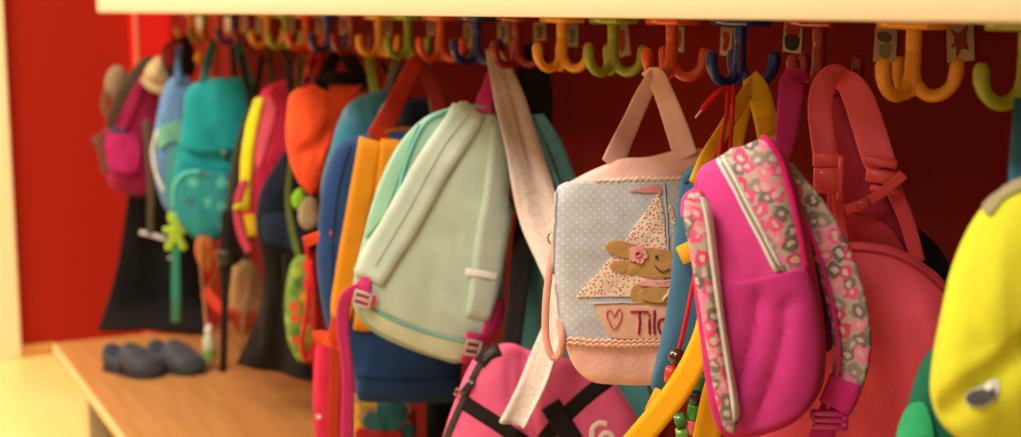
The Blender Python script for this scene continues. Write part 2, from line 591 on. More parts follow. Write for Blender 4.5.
# ------------------------------------------------------------------ setting
WY = 1.30                                   # back wall
WX = on_z(25, 356, 0).x                                  # end wall
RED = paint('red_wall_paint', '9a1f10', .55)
CREAM = paint('cream_laminate', 'dccdb2', .5, .03)
M_floor = wood('linoleum_floor', 'e2c67c', 'ead08a', .35, (.6, 2, 1))
struct('floor', box((WX - .1, -3.2, -.05), (2.2, WY + .1, 0)), M_floor)
struct('ceiling', box((WX - .1, -3.2, 2.8), (2.2, WY + .1, 2.85)), paint('ceiling_paint', 'efe8da', .8))
struct('wall_back', box((WX - .1, WY, 0), (2.2, WY + .1, 2.8)), paint('shaded_red_wall_paint', '6c110a', .8))  # wall red darkened in the paint for the shade under the shelf
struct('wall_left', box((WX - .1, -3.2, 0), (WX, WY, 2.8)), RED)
M_trimwood = wood('honey_wood', 'b9803a', 'cf9a52', .4)
struct('baseboard_left', box((WX, on_x(12, 350, WX).y, 0), (WX + .02, on_x(55, 350, WX).y, .045), .004), M_trimwood)
struct('trim_1', box((WX, .55, 0), (WX + .03, on_x(19, 300, WX + .03).y, 2.8), .004), paint('door_frame_paint', 'f3dfb4', .4))
struct('door_1', box((WX + .002, -.4, 0), (WX + .02, .55, 2.1), .004), paint('door_leaf_paint', 'e9d6ac', .5))
TY = on_x(135, 40, WX + .1).y
struct('trim_2', box((WX, TY, 0), (WX + .10, WY, 2.8), .006), paint('red_panel_paint', 'd8201c', .4))
struct('trim_3', box((WX + .095, TY - .0015, 0), (WX + .104, TY + .011, 2.8), .001), paint('pale_edge_paint', 'd98a6a', .4))

p = on_y(1021, 23, .86); ZS = p.z
XE = on_y(97, 8, .86).x
T = Thing('coat_shelf', 'long cream laminate shelf board above the coat hooks', 'shelf', (XE, WY, ZS))
T.add('board', box((XE + .004, .866, ZS), (1.2, WY - .002, ZS + .075), .003), CREAM)
T.add('front_edge', box((XE, .86, ZS), (1.2, .866, ZS + .075), .002), CREAM)

BZ = .30
pb = on_z(53, 343, BZ); BY = pb.y; BX = pb.x
M_bench = wood('bench_wood', 'a0703e', 'b07f4a', .35)
T = Thing('bench', 'low wooden changing bench with pale front edge, two shoes on it', 'bench', (BX, BY, 0))
T.add('seat_board', box((BX, BY + .004, BZ - .035), (1.2, WY - .03, BZ), .003), M_bench)
T.add('front_edge', box((BX, BY, BZ - .035), (1.2, BY + .004, BZ), .0015), wood('pale_edge_wood', 'd9b080', 'e4c292', .4), label='pale wood front edge')
for k in range(3):
    x = BX + .22 + k * 2.2
    T.add('side_panel', box((x, BY + .06, 0), (x + .03, WY - .04, BZ - .035), .003), paint('grey_panel_%d' % k, '9a8f80', .5))

# ------------------------------------------------------------------ hooks
HY = 1.15
X0 = on_y(913, 60, HY).x; SP = (X0 - on_y(267.5, 45, HY).x) / 15
def hxp(n): return X0 - SP * n
def hd(n): return (Vector((hxp(n), HY, EYE)) - CAM).dot(FW)
HC = [('yellow', 'e0971a'), ('dark red', '8a1a10'), ('blue', '16307e'), ('orange', 'd6501a'), ('green', '8a9a1c')]
def hook_parts(base, rot):
    """plate under the shelf, jointed stem, three J-shaped prongs"""
    bx, by = base
    c = Vector((bx, by, EYE))
    top = ZS - EYE
    plate = box((bx - .043, by - .022, EYE + top - .0125), (bx + .043, by + .022, EYE + top - .0005), .003)
    st = []
    for z, r in ((top - .012, .0095), (top - .035, .0092), (top - .0365, .0084), (top - .038, .0092), (top - .062, .0095), (top - .07, .0115), (top - .08, .0105)):
        st.append((c + Vector((0, 0, z)), r))
    stem = tube3([q[0] for q in st], [q[1] for q in st], 16)
    prs = []
    for a in (-80, 40, 160):
        ang = math.radians(a + rot)
        dx, dy = math.cos(ang), math.sin(ang)
        prof = [(0.0, -.062), (.004, -.073), (.012, -.084), (.022, -.0875), (.032, -.084), (.040, -.075), (.0435, -.064), (.0445, -.052)]
        P = crom([(q * 1.12, z, .0078 + .0008 * (i > 5)) for i, (q, z) in enumerate(prof)], 22)
        prs.append(tube3([c + Vector((dx * q, dy * q, z + top - .001)) for q, z, r in P], [r for q, z, r in P], 14))
    return plate, stem, prs
ORD = ['', 'second ', 'third ', 'fourth ', 'fifth ']
hook_note = {-1: 'green triple coat hook at the far right, above the yellow bag', 0: 'large yellow triple coat hook hanging empty, nearest yellow one',
 1: 'dark red triple coat hook carrying the coral straps', 2: 'blue triple coat hook holding yellow webbing loops and a red cord',
 3: 'orange triple coat hook holding the handles of the pink bunny bag', 4: 'empty green triple coat hook left of the orange hook with the bunny bag',
 5: 'empty yellow triple coat hook right of the black duffle strap', 6: 'dark red triple coat hook behind the cream scarf', 7: 'blue triple coat hook at the peak of the cream scarf',
 8: 'orange triple coat hook just left of the blue hook with the cream scarf', 9: 'green triple coat hook above the red handle of the navy backpack',
 10: 'yellow triple coat hook above the olive green strap'}
for n in range(-1, 21):
    cname, ch = HC[n % 5]
    lab = hook_note.get(n) or '%s triple coat hook in the far row, %s%s one from the left' % (cname, ORD[(20 - n) // 5], cname)
    T = Thing('coat_hook', lab.replace('  ', ' '), 'coat hook', (hxp(n), HY, ZS), 'triple coat hooks under the shelf')
    pl_, st_, pr_ = hook_parts((hxp(n), HY), random.uniform(-6, 6) - 26 * (n < 0))
    m = plastic(ch, .12)
    T.add('plate', pl_, m); T.add('stem', st_, m)
    for q in pr_: T.add('prong', q, m)

# ------------------------------------------------------------------ picture cards on the wall
M_card = paint('card_paper', 'a4927a', .6)
def card(x0, y0, x1, y1, rot, lab, draw):
    a = on_y((x0 + x1) / 2, (y0 + y1) / 2, WY - .0012)
    k = a.dot(FW) / F
    b = on_y(x0, y0, WY - .0012); c = on_y(x1, y1, WY - .0012)
    w = abs(c.x - b.x) / 2; h = abs(b.z - c.z) / 2
    rr = math.radians(rot)
    ux = Vector((math.cos(rr), 0, math.sin(rr))); uz = Vector((-math.sin(rr), 0, math.cos(rr)))
    T = Thing('picture_card', lab, 'picture card', (a.x, WY, a.z - h), 'picture cards on the red wall')
    T.add('paper', obox(a, ux, Vector((0, 1, 0)), uz, Vector((w, .0011, h)), .0003), M_card)
    for pts, col in draw:
        o = crom(pts, 40, True)
        V = [a + ux * (q[0] * w) + uz * (q[1] * h) - Vector((0, .0018, 0)) for q in o]
        V2 = [v + Vector((0, .0008, 0)) for v in V]
        m = len(V)
        F_ = [tuple(range(m)), tuple(range(2 * m - 1, m - 1, -1))] + [(i, (i + 1) % m, m + (i + 1) % m, m + i) for i in range(m)]
        T.add('drawing', (V + V2, F_), paint('ink_' + col, col, .7), smooth=False)
star = [(-.7, .75), (-.1, .45), (.6, .8), (.5, .1), (.65, -.45), (.15, -.35), (-.25, -.8), (-.3, -.2), (-.7, -.3), (-.35, .2)]
pot = [(-.7, .1), (.7, .1), (.55, -.75), (-.55, -.75)]
flw = [(-.6, .2), (-.7, .6), (-.2, .85), (.2, .6), (.6, .9), (.75, .4), (.5, .2)]
ring_ = [(-.1, .1), (.3, .25), (.6, -.2), (.4, -.7), (-.1, -.75), (-.45, -.4), (-.4, 0)]
cup = [(-.6, .75), (.4, .7), (.5, .3), (-.1, .2), (-.6, .35)]
blot = [(-.6, .5), (0, .7), (.6, .4), (.5, -.3), (.1, -.7), (-.5, -.5), (-.3, 0)]
card(948, 22, 973, 62, 6, 'picture card with a reddish four-winged shape right of the large yellow hook', [(star, '7e2f22')])
card(875, 28, 896, 63, -2, 'grey picture card with a round ring drawing left of the large yellow hook', [(cup, '5a4636'), (ring_, '77705c')])
card(784, 22, 802, 53, -3, 'picture card with a dark pot of red flowers', [(pot, '2a2a26'), (flw, '8a2a1c')])
card(721, 27, 732, 56, -3, 'picture card with red figures behind the blue hook', [(blot, '8a2a1c')])
card(674, 26, 684, 52, -2, 'picture card with a reddish drawing right of the orange hook stem', [(blot, '8a3a24')])
card(616, 24, 629, 57, 10, 'tilted picture card with a red drawing right of the green hook stem', [(blot, '9a3a24')])
card(567, 24, 578, 47, -2, 'picture card with a grey green drawing right of the yellow hook stem', [(blot, '6a6a50')])
card(534, 22, 546, 43, 4, 'picture card with a brown drawing left of the yellow hook beside the duffle strap', [(blot, '7a4a30')])
card(498, 22, 509, 43, 0, 'pale picture card above the peak of the cream scarf', [(blot, '6a5a48')])
card(464, 23, 472, 48, 0, 'picture card between the orange and blue hooks left of the cream scarf', [(blot, '7a5a40')])
far = [(431, 7), (388, 7), (344, 9), (320, 8), (290, 8), (259, 7), (244, 7), (229, 8), (200, 8)]
for i, (x, w) in enumerate(far):
    card(x - w / 2, 14, x + w / 2, 36 - i * .5, 0, 'small blurred picture card on the far wall, %s from the left' % ['ninth', 'eighth', 'seventh', 'sixth', 'fifth', 'fourth', 'third', 'second', 'first'][i], [(blot, '8a4030')] if i < 4 else [])
# ------------------------------------------------------------------ yellow bag, far right
B = Body([(1040, 172), (1012, 184), (990, 200), (970, 226), (952, 268), (940, 318), (932, 360), (930, 392), (938, 418), (956, 436), (985, 455), (1040, 462), (1085, 440), (1095, 380), (1092, 280), (1075, 200)],
         1.24, tf=.055, tb=.05, p=2.3, yaw=6, wr=.006, wf=6, full=.35,
         folds=[([(945, 405), (962, 385), (990, 362), (1021, 335), (1060, 320)], .012, -.012), ([(975, 240), (968, 290), (975, 330)], .015, -.006)])
T = Thing('bag', 'bright yellow bag with a dark silver-edged oval, at the right edge', 'bag', at(1010, 455, 1.24))
T.add('body', B.data, fabric('c8cc34', .8, .2))
T.add('top_trim', patch_on(B, [(984, 206), (1000, 190), (1022, 180), (1024, 188), (1004, 200), (990, 216)], .003), fabric('8a8568'), label='grey cloth trim')
e = T.add('badge', patch_on(B, [(965, 397), (971, 389), (981, 386), (990, 380), (998, 380), (1000, 390), (994, 401), (983, 407), (971, 406)], .003), plastic('c9ccc8', .3, .0))
T.add('badge_centre', patch_on(B, [(966.5, 397), (972, 391), (982, 389), (991, 387), (997, 391), (993, 399), (983, 405), (972, 404)], .0055), plastic('3a3c3e', .35), e)
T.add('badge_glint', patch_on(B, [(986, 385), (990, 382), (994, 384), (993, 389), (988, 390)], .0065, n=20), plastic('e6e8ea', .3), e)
T.add('strap', ribbon([(1022, 100, 1.44, 15), (1020, 130, 1.38, 15), (1018, 160, 1.30, 16), (1018, 186, 1.262, 17)], .0015, yaw=10), webbing('2c6f96'))

# ------------------------------------------------------------------ green bag behind it
B = Body([(952, 330), (935, 345), (920, 365), (911, 392), (904, 418), (897, 450), (915, 475), (960, 480), (1010, 470), (1020, 400), (985, 345)], 1.40, .035, .035, wr=.006)
T = Thing('bag', 'dark teal green bag peeping out left of the yellow bag', 'bag', at(940, 470, 1.40))
T.add('body', B.data, fabric('14604e'))
T.add('pocket', patch_on(B, [(910, 408), (922, 402), (930, 412), (934, 440), (930, 470), (905, 468), (900, 440)], .006), fabric('2a9a6c'), label='lighter green pocket')
T.add('strap', ribbon([(1036, 92, 1.50, 12), (1034, 180, 1.46, 12), (1010, 280, 1.44, 12), (985, 345, 1.42, 12)], .0012), webbing('14604e'))

# ------------------------------------------------------------------ navy jacket behind the coral bag
B = Body([(905, 215), (918, 228), (932, 240), (948, 262), (958, 300), (950, 360), (915, 380), (885, 340), (880, 260)], 1.745, .010, .012, wr=.003)
T = Thing('jacket', 'dark navy jacket showing as a sliver behind the coral bag', 'jacket', at(915, 380, 1.745))
T.add('body', B.data, fabric('1c2238'))
T.add('hanging_loop', ribbon([(862, 84, 1.79, 6), (872, 130, 1.77, 6), (890, 180, 1.765, 6), (910, 226, 1.75, 6)], .001), webbing('1c2238'))

# ------------------------------------------------------------------ coral carrier bag with buckles
CORAL = 'f6648a'
B = Body([(770, 262), (800, 246), (845, 241), (890, 246), (922, 262), (946, 284), (949, 315), (940, 350), (928, 385), (916, 420), (904, 470), (830, 490), (740, 480), (735, 380), (750, 300)], 1.69, .035, .03, p=3, wr=.005, wf=7, full=.2)
T = Thing('backpack', 'coral red backpack with wide webbing straps and plastic buckles', 'backpack', at(840, 480, 1.69))
T.add('body', B.data, fabric(CORAL))
T.add('top_seam', cord_on(B, [(800, 254), (845, 250), (888, 255), (920, 271), (942, 291)], 1.6, off=.001), fabric('c63c50'))
P = Body([(826, 108), (838, 98), (852, 112), (868, 150), (884, 190), (903, 225), (915, 252), (905, 268), (860, 266), (835, 255), (826, 190)], 1.735, .012, .012, p=2.5, wr=.003)
T.add('back_panel', P.data, fabric('b83c60'), label='mauve mesh back panel')
T.add('flap', patch_on(P, [(842, 212), (862, 216), (884, 222), (900, 240), (904, 258), (870, 262), (846, 256)], .012), fabric('d2465e'))
T.add('strap', ribbon([(846, 79, 1.765, 16), (834, 75, 1.735, 22), (823, 88, 1.715, 24), (820, 110, 1.705, 24), (823, 140, 1.70, 24), (826, 160, 1.695, 24)], .0025, yaw=12, pad=True), webbing('fc6e86'))
T.add('strap', ribbon([(836, 78, 1.765, 18), (848, 84, 1.735, 26), (858, 98, 1.72, 30), (868, 126, 1.71, 32), (876, 152, 1.70, 32), (882, 168, 1.695, 30)], .0025, yaw=-12, pad=True), webbing('fc6e86'))
T.add('webbing', ribbon([(884, 165, 1.70, 20), (896, 195, 1.695, 16), (908, 225, 1.69, 15), (918, 262, 1.675, 14)], .001), webbing('f25a6c'))
T.add('webbing', ribbon([(838, 190, 1.70, 14), (840, 215, 1.695, 13), (842, 246, 1.672, 13)], .001), webbing('f25a6c'))
bk = T.add('buckle', merge(slab(826, 160, 1.69, 26, 14, .010), slab(826, 180, 1.69, 25, 26, .012), slab(840, 178, 1.685, 7, 46, .008)), plastic('f0565e', .4))
T.add('buckle', merge(slab(880, 162, 1.688, 34, 9, .010, -8), slab(883, 177, 1.688, 34, 14, .009, -8), slab(885, 190, 1.688, 30, 7, .010, -8)), plastic('f0565e', .4))
T.add('loose_end', ribbon([(846, 210, 1.68, 10), (862, 204, 1.675, 10), (880, 194, 1.672, 10), (904, 174, 1.668, 11)], .0015), webbing('f25a6c'))
T.add('adjuster', slab(862, 205, 1.671, 16, 12, .007, 25), plastic('c83444', .4))

# ------------------------------------------------------------------ pink flowered backpack
M_fl = blossom('big_blossoms', 'b0a49c', ['d8508c', '6a6066', 'e27ca6', '746a6c', 'd0406e', '8c8284'], 62, .58, 'c4b0ac', .45)
MAG = 'd63a92'
B = Body([(764, 139), (776, 146), (788, 172), (800, 215), (810, 262), (818, 310), (822, 350), (818, 392), (800, 418), (772, 430), (748, 434), (728, 430), (716, 400), (707, 340), (700, 280), (697, 225), (699, 185), (709, 165), (735, 150)],
         1.585, tf=.045, tb=.04, p=3, gus=.01, yaw=-16, wr=.004, wf=7, full=.15, ctr=(758, 300), folds=[([(770, 290), (765, 330), (752, 370), (738, 400)], .010, -.008), ([(795, 300), (792, 340), (778, 380), (765, 410)], .010, -.008), ([(735, 300), (732, 340), (728, 370)], .008, -.005), ([(715, 180), (730, 225), (745, 262)], .012, -.004)])
T = Thing('backpack', 'pink backpack with flowered gusset, silver zips and flowered shoulder strap', 'backpack', at(765, 430, 1.585))
T.add('body', B.data, fabric('b4226f', .8))
T.add('gusset', patch_on(B, [(722, 157), (745, 147), (764, 142), (777, 163), (788, 196), (797, 236), (804, 268), (794, 271), (783, 273), (770, 252), (754, 222), (738, 190)], .004, n=80), M_fl, label='flowered gusset')
Q = T.add('front_panel', patch_on(B, [(700, 172), (712, 163), (721, 160), (730, 175), (743, 200), (757, 228), (771, 254), (781, 272), (800, 268), (812, 300), (817, 345), (812, 388), (796, 412), (770, 425), (745, 430), (730, 424), (722, 380), (714, 320), (706, 260), (700, 210)], .005, n=90, rings=14, ctr=(755, 310)), fabric('cc3e90', .75, .2))
T.add('pocket', patch_on(B, [(712, 286), (745, 280), (783, 272), (803, 270), (814, 310), (818, 350), (812, 390), (796, 413), (770, 426), (744, 431), (731, 425), (722, 370), (715, 320)], .008, n=90, rings=12), fabric('c0368a', .72, .2), Q)
z = T.add('zip', strap_on(B, [(722, 159), (734, 180), (750, 211), (766, 243), (779, 270)], 10, .006, .004), fabric('d4d4d4', .4))
T.add('zip_teeth', strap_on(B, [(723, 160), (735, 181), (751, 212), (767, 244), (779, 269)], 3.0, .003, .0085), plastic('8c8478', .35), z)
T.add('edge_piping', cord_on(B, [(765, 141), (777, 160), (788, 195), (797, 235), (803, 268)], 4.2, off=.004), fabric('c01c6c'))
K = Body([(692, 191), (700, 190), (706, 205), (711, 240), (717, 290), (724, 340), (731, 385), (737, 420), (735, 432), (726, 430), (717, 400), (708, 350), (700, 300), (690, 250), (684, 215), (686, 197)], 1.535, tf=.016, tb=.03, p=2.6, yaw=-10, wr=.002, full=0)
k_ = T.add('front_pocket', K.data, M_fl)
T.add('pocket_piping', cord_on(K, [(683, 215), (684, 200), (691, 192), (699, 191), (706, 200)], 2.2), fabric('e04a9a'), k_)
T.add('pocket_zip', strap_on(K, [(703, 197), (708, 222), (713, 262), (719, 306), (726, 352), (733, 398), (736, 420)], 6, .005, .001), fabric('d4d4d4', .4), k_)
R = Body([(778, 158), (790, 170), (803, 195), (816, 240), (827, 295), (834, 335), (828, 352), (812, 340), (800, 290), (786, 220)], 1.615, .015, .012, wr=.004)
T.add('back_pad', R.data, fabric('7a1a6a', .95, .8, 150.), label='purple mesh back pad')
path = [(786, 166, 1.62, 13), (797, 184, 1.612, 20), (813, 212, 1.60, 30), (829, 246, 1.59, 37), (842, 284, 1.582, 40), (850, 322, 1.576, 40), (852, 356, 1.572, 37), (846, 386, 1.57, 33), (838, 408, 1.57, 30)]
T.add('shoulder_strap', ribbon(path, .007, yaw=-8, pad=True, n=50), M_fl, label='flowered shoulder strap')
T.add('strap_binding', ribbon([(x - .36 * w, y + 1, d - .006, 4.5) for x, y, d, w in path], .004, pad=True, n=50), fabric('cc2a84'))
T.add('strap_end', ribbon([(846, 380, 1.566, 34), (840, 396, 1.564, 35), (834, 408, 1.562, 34)], .009, pad=True), webbing('cc2c8a'))
T.add('lower_webbing', ribbon([(834, 402, 1.568, 24), (826, 425, 1.565, 24), (816, 450, 1.565, 24)], .002), webbing('c22480'))
pa = Plane(829, 420, 1.56, 0)
T.add('adjuster', ladder(pa.O, pa.U, pa.V, pa.N, .036, .016, .003), plastic('b81e7c', .35))
T.add('hanging_strap', ribbon([(800, 82, 1.72, 20), (793, 79, 1.70, 24), (790, 100, 1.68, 24), (787, 125, 1.655, 22), (783, 150, 1.625, 18), (781, 166, 1.615, 15)], .002, yaw=14, pad=True), webbing('b82a80'))

# ------------------------------------------------------------------ blue bag with yellow webbing
YW = webbing('e2b422')
B = Body([(692, 166), (706, 164), (735, 174), (765, 196), (772, 300), (764, 385), (735, 404), (700, 404), (668, 397), (651, 388), (656, 360), (665, 318), (671, 275), (675, 232), (679, 190), (683, 174)], 1.80, .022, .022, p=3, wr=.004, wf=8)
T = Thing('bag', 'steel blue cloth bag hung from yellow webbing on the blue hook', 'bag', at(705, 400, 1.80))
T.add('body', B.data, fabric('3a668a'))
T.add('top_hem', strap_on(B, [(683, 182), (694, 174), (708, 172), (726, 178)], 7, .003), fabric('2f5a80'))
T.add('strap', ribbon([(756, 79, 1.88, 12), (742, 100, 1.85, 13), (724, 130, 1.82, 14), (707, 158, 1.79, 15), (696, 184, 1.765, 15)], .0016, yaw=15), YW)
T.add('strap', ribbon([(755, 80, 1.89, 10), (746, 105, 1.87, 13), (738, 135, 1.85, 14), (733, 172, 1.815, 15)], .0016, yaw=-15), YW)
T.add('strap', ribbon([(750, 77, 1.88, 18), (757, 90, 1.86, 23), (764, 112, 1.845, 23), (769, 140, 1.83, 22), (774, 190, 1.82, 20)], .0016, yaw=-12), YW)
T.add('strap_keeper', ribbon([(758, 126, 1.825, 17), (769, 124, 1.82, 19), (780, 120, 1.825, 17)], .003, pad=True), webbing('d09a18'))
T.add('loose_strap', ribbon([(712, 238, 1.745, 16), (711, 285, 1.72, 20), (707, 325, 1.70, 22), (694, 362, 1.68, 25), (675, 394, 1.665, 26), (656, 418, 1.655, 26), (632, 446, 1.65, 26)], .0016, yaw=-8), webbing('efb414'))
T.add('loose_strap', ribbon([(720, 330, 1.73, 14), (719, 370, 1.725, 22), (714, 400, 1.715, 27), (706, 440, 1.71, 28), (700, 460, 1.71, 28)], .0016, yaw=8), webbing('efb414'))
T.add('tab', slab(686, 253, 1.765, 15, 20, .003, 28), fabric('e6b81c', .6))
g = T.add('tab', slab(657, 402, 1.765, 17, 27, .003, -24), fabric('e6b01c', .6))
T.add('eyelet', blob3(at(657, 401, 1.762), .004, .004, .002, 8), plastic('2a2018', .4), g)

# ------------------------------------------------------------------ string of beads
T = Thing('bead_string', 'red cord strung with a brown bead and red and green beads', 'bead string', at(680, 437, 1.70))
RC = fabric('c41a20', .8)
T.add('cord', cord([(728, 88, 1.85), (727, 110, 1.83), (722, 140, 1.77), (714, 185, 1.745), (704, 240, 1.735), (694, 280, 1.735), (688, 310, 1.735), (681, 342, 1.735), (676, 360, 1.735), (672, 385, 1.735)], 2.2, 50), RC)
T.add('cord', cord([(733, 86, 1.85), (733, 110, 1.82), (730, 150, 1.765), (726, 180, 1.75)], 2., 30), RC)
T.add('cord_end', cord([(728, 88, 1.84), (718, 92, 1.83), (708, 102, 1.83), (703, 108, 1.83)], 2.8, 20), RC)
T.add('cord_tip', cord([(704, 107, 1.83), (700, 112, 1.83), (696, 117, 1.83)], 1.2, 8), plastic('c8b8a8', .4))
T.add('bead', blob3(at(677, 357, 1.72), .0112, .0112, .0112, 12), plastic('3a140c', .12), label='shiny brown round bead')
T.add('bead', slab(672, 375, 1.725, 15, 17, .016, -6, .003), plastic('d02a1c', .3), label='red block bead')
def bead_cyl(x, y, w, h, col, rot, d=1.735):
    a = math.radians(rot); k = d / F
    c = at(x, y, d); ax = RT * math.sin(a) + Vector((0, 0, 1)) * math.cos(a)
    return tube3([c - ax * (h * k / 2), c - ax * (h * k * .44), c + ax * (h * k * .44), c + ax * (h * k / 2)], [w * k * .46, w * k / 2, w * k / 2, w * k * .46], 16, flat=True), plastic(col, .3)
for x, y, w_, h_, col, rot in ((669, 394, 12, 12, 'c86a2a', 0), (699, 382, 13, 15, '2a7a3a', 10), (696, 398, 14, 12, '14141a', 0), (694, 412, 14, 16, '2c8a34', 5), (692, 427, 13, 15, 'd8607a', 0), (680, 420, 15, 11, '2c7a34', 70), (682, 434, 14, 12, '5a9a3c', 80)):
    dd, mm = bead_cyl(x, y, w_, h_, col, rot, 1.75)
    T.add('bead', dd, mm)
# ------------------------------------------------------------------ pink bunny bag
PK = 'ecc0be'
B = Body([(606, 164), (622, 158), (645, 157), (660, 154), (680, 149), (700, 148), (716, 156), (722, 185), (722, 260), (720, 340), (714, 366), (694, 378), (660, 383), (620, 383), (592, 380), (575, 367), (566, 346), (560, 310), (556, 260), (555, 215), (560, 190), (580, 176)],
         1.99, tf=.035, tb=.045, p=3.4, yaw=4, wr=.003, wf=13, st=1.2, full=.5, n=140)
T = Thing('bag', 'pale pink quilted bag with light blue dotted flap and bunny applique', 'bag', at(640, 383, 1.99))
body = T.add('body', B.data, fabric(PK, .95, .5, 220., .06, .4))
fl = T.add('flap', patch_on(B, [(558, 186), (575, 183), (600, 179), (630, 178), (665, 178), (695, 176), (714, 176), (716, 260), (714, 344), (680, 343), (640, 344), (600, 343), (574, 342), (562, 336), (558, 310), (556, 250), (556, 210)], .006, n=120, rings=16), dotted('b0b8c8', 'cccacc', .0088, .17), label='light blue flap with white dots')
T.add('flap_binding', cord_on(B, [(559, 190), (557, 230), (557, 280), (560, 318), (564, 335)], 2., off=.006), fabric('a8b0c0'), fl)
lace = [(566 + i * 3.1, 342 + 2.2 * (i % 2) + (.5 if i > 8 else -2 + i * .3)) for i in range(48)]
T.add('lace', cord_on(B, lace, 2.0, 150, .007), fabric('e0b4a2'), fl)
T.add('lace', cord_on(B, [(x, y - 4) for x, y in lace], 1.6, 150, .007), fabric('e4bcaa'), fl)
T.add('lace', cord_on(B, [(596 + i * 3, 180 - i * .1 + 1.6 * (i % 2)) for i in range(38)], 1.8, 130, .006), fabric('e6cabc'), fl)
T.add('sail', patch_on(B, [(659, 191), (664, 215), (667, 250), (664, 280), (640, 296), (608, 297), (575, 297), (600, 270), (625, 240), (645, 212)], .0085, n=60, smooth=False), blossom('tiny_blossoms', 'dccfc0', ['c8507c', 'b06a6a', 'd87898', '8a9a5a', 'c03c6c', 'dccfc0'], 190, .3), fl, 'cream sail with tiny flowers')
T.add('sail', patch_on(B, [(669, 203), (673, 212), (675, 224), (671, 222), (668, 214)], .0085, n=24), blossom('tiny_blossoms_b', 'dccfc0', ['c8507c', 'b06a6a', 'd87898', '8a9a5a'], 190, .3), fl)
T.add('mast', cord_on(B, [(664, 184), (667, 230), (668, 295)], 1., off=.008), fabric('a8b2c8'), fl)
T.add('pennant', patch_on(B, [(630, 191), (645, 187), (656, 185), (661, 188), (661, 194), (656, 192), (645, 192)], .009, n=40), fabric('d88a90'), fl)
TAN = fabric('b08a58', .9, .5, 150.)
T.add('boat', patch_on(B, [(593, 302), (630, 302), (675, 302), (690, 302), (682, 325), (672, 338), (640, 338), (611, 337), (602, 320)], .0085, n=60, smooth=False), fabric('dcb09c'), fl, 'pink boat applique')
T.add('boat_rim', cord_on(B, [(593, 303), (630, 302), (688, 302)], 1.0, off=.010), fabric('b0b4bc'), fl)
T.add('heart', loop_on(B, [(614, 315), (610, 309), (606, 312), (608, 319), (614, 327), (620, 319), (621, 312), (618, 308)], .7, off=.0105), fabric('c4607c'), fl)
b_ = T.add('bunny', merge(patch_on(B, [(668, 250), (658, 248), (645, 247), (638, 252), (634, 262), (636, 272), (648, 276), (668, 276), (680, 270), (680, 256)], .011, n=40),
    patch_on(B, [(606, 244), (615, 240), (630, 242), (640, 248), (640, 256), (628, 257), (614, 254), (607, 249)], .0115, n=40),
    patch_on(B, [(610, 264), (618, 260), (632, 261), (642, 264), (640, 272), (624, 272), (613, 269)], .0105, n=40),
    patch_on(B, [(634, 284), (650, 281), (680, 281), (682, 296), (672, 303), (650, 303), (634, 301), (630, 294)], .0115, n=40),
    patch_on(B, [(640, 290), (652, 285), (668, 287), (678, 296), (668, 301), (650, 301), (641, 297)], .0145, n=40)), TAN, fl, 'tan bunny applique')
T.add('collar', patch_on(B, [(640, 280), (655, 279), (680, 279), (680, 284), (655, 285), (640, 284)], .014, n=30), fabric('d8a0a0'), b_)
T.add('hem_edge', cord_on(B, [(664, 298), (668, 292), (670, 284)], 1.6, off=.016), fabric('e2c0b4'), b_)
T.add('eye', patch_on(B, [(655, 254.5), (657, 254.5), (657.8, 256), (657, 257.5), (655, 257.5), (654.3, 256)], .0135, n=12), plastic('4a2c1c', .4), b_)
T.add('mouth', cord_on(B, [(655, 265), (659, 269), (664, 270), (668, 268)], .6, off=.0125), fabric('5a3a28'), b_)
ft = T.add('flower', merge(*[patch_on(B, [(637.5 + 5.6 * math.cos(a) + 4.3 * math.cos(t), 253 + 5.6 * math.sin(a) + 4.3 * math.sin(t)) for t in [q * .785 for q in range(8)]], .0145, n=20, rings=4) for a in [i * 1.2566 for i in range(5)]]), fabric('e0a0a0'), fl, 'pink crocheted flower')
T.add('flower_coil', loop_on(B, [(637.5 + 3 * math.cos(t), 253 + 3 * math.sin(t)) for t in [q * .785 for q in range(8)]], .9, off=.016), fabric('d08088'), ft)
INK = fabric('9a1e5c')
letters = [[(631, 311), (639, 310), (647, 310)], [(639, 310), (639, 320), (638, 332)], [(648.5, 318), (648.5, 325), (648.5, 332)], [(648.5, 313), (648.8, 314)], [(653.5, 309), (653.5, 320), (654, 332)],
           [(666, 318), (660, 318), (658, 324), (660, 331), (666, 330)], [(667.5, 308), (667.5, 320), (667.5, 332)], [(682, 318), (676, 318), (674, 324), (676, 331), (682, 330)], [(683, 318), (683, 325), (684, 332)]]
T.add('lettering', merge(*[cord_on(B, l, 1.1, 16, .0105) for l in letters]), INK, fl, 'magenta embroidered letters')
T.add('handle', ribbon([(660, 76, 2.06, 15), (654, 76, 2.03, 14), (643, 96, 2.035, 17), (633, 118, 2.03, 18), (622, 142, 2.01, 21), (612, 166, 1.985, 24)], .002, yaw=25, pad=True), fabric('dcb0ac'))
T.add('handle', ribbon([(648, 78, 2.06, 15), (656, 76, 2.02, 18), (664, 94, 2.01, 20), (672, 115, 2.0, 22), (680, 138, 1.99, 24), (686, 158, 1.97, 25)], .002, yaw=-15, pad=True), fabric('dcb0ac'))
T.add('side_cord', cord([(556, 238, 1.99), (550, 268, 1.985), (546, 305, 1.98), (546, 338, 1.975), (553, 358, 1.97), (561, 352, 1.965), (562, 338, 1.96), (560, 322, 1.975)], 4., 40), fabric('dc9c92'))
T.add('ring', loop_on(B, [(552 + 4 * math.cos(t), 238 + 6 * math.sin(t)) for t in [q * .785 for q in range(8)]], 1.2), plastic('b09468', .3, .9))

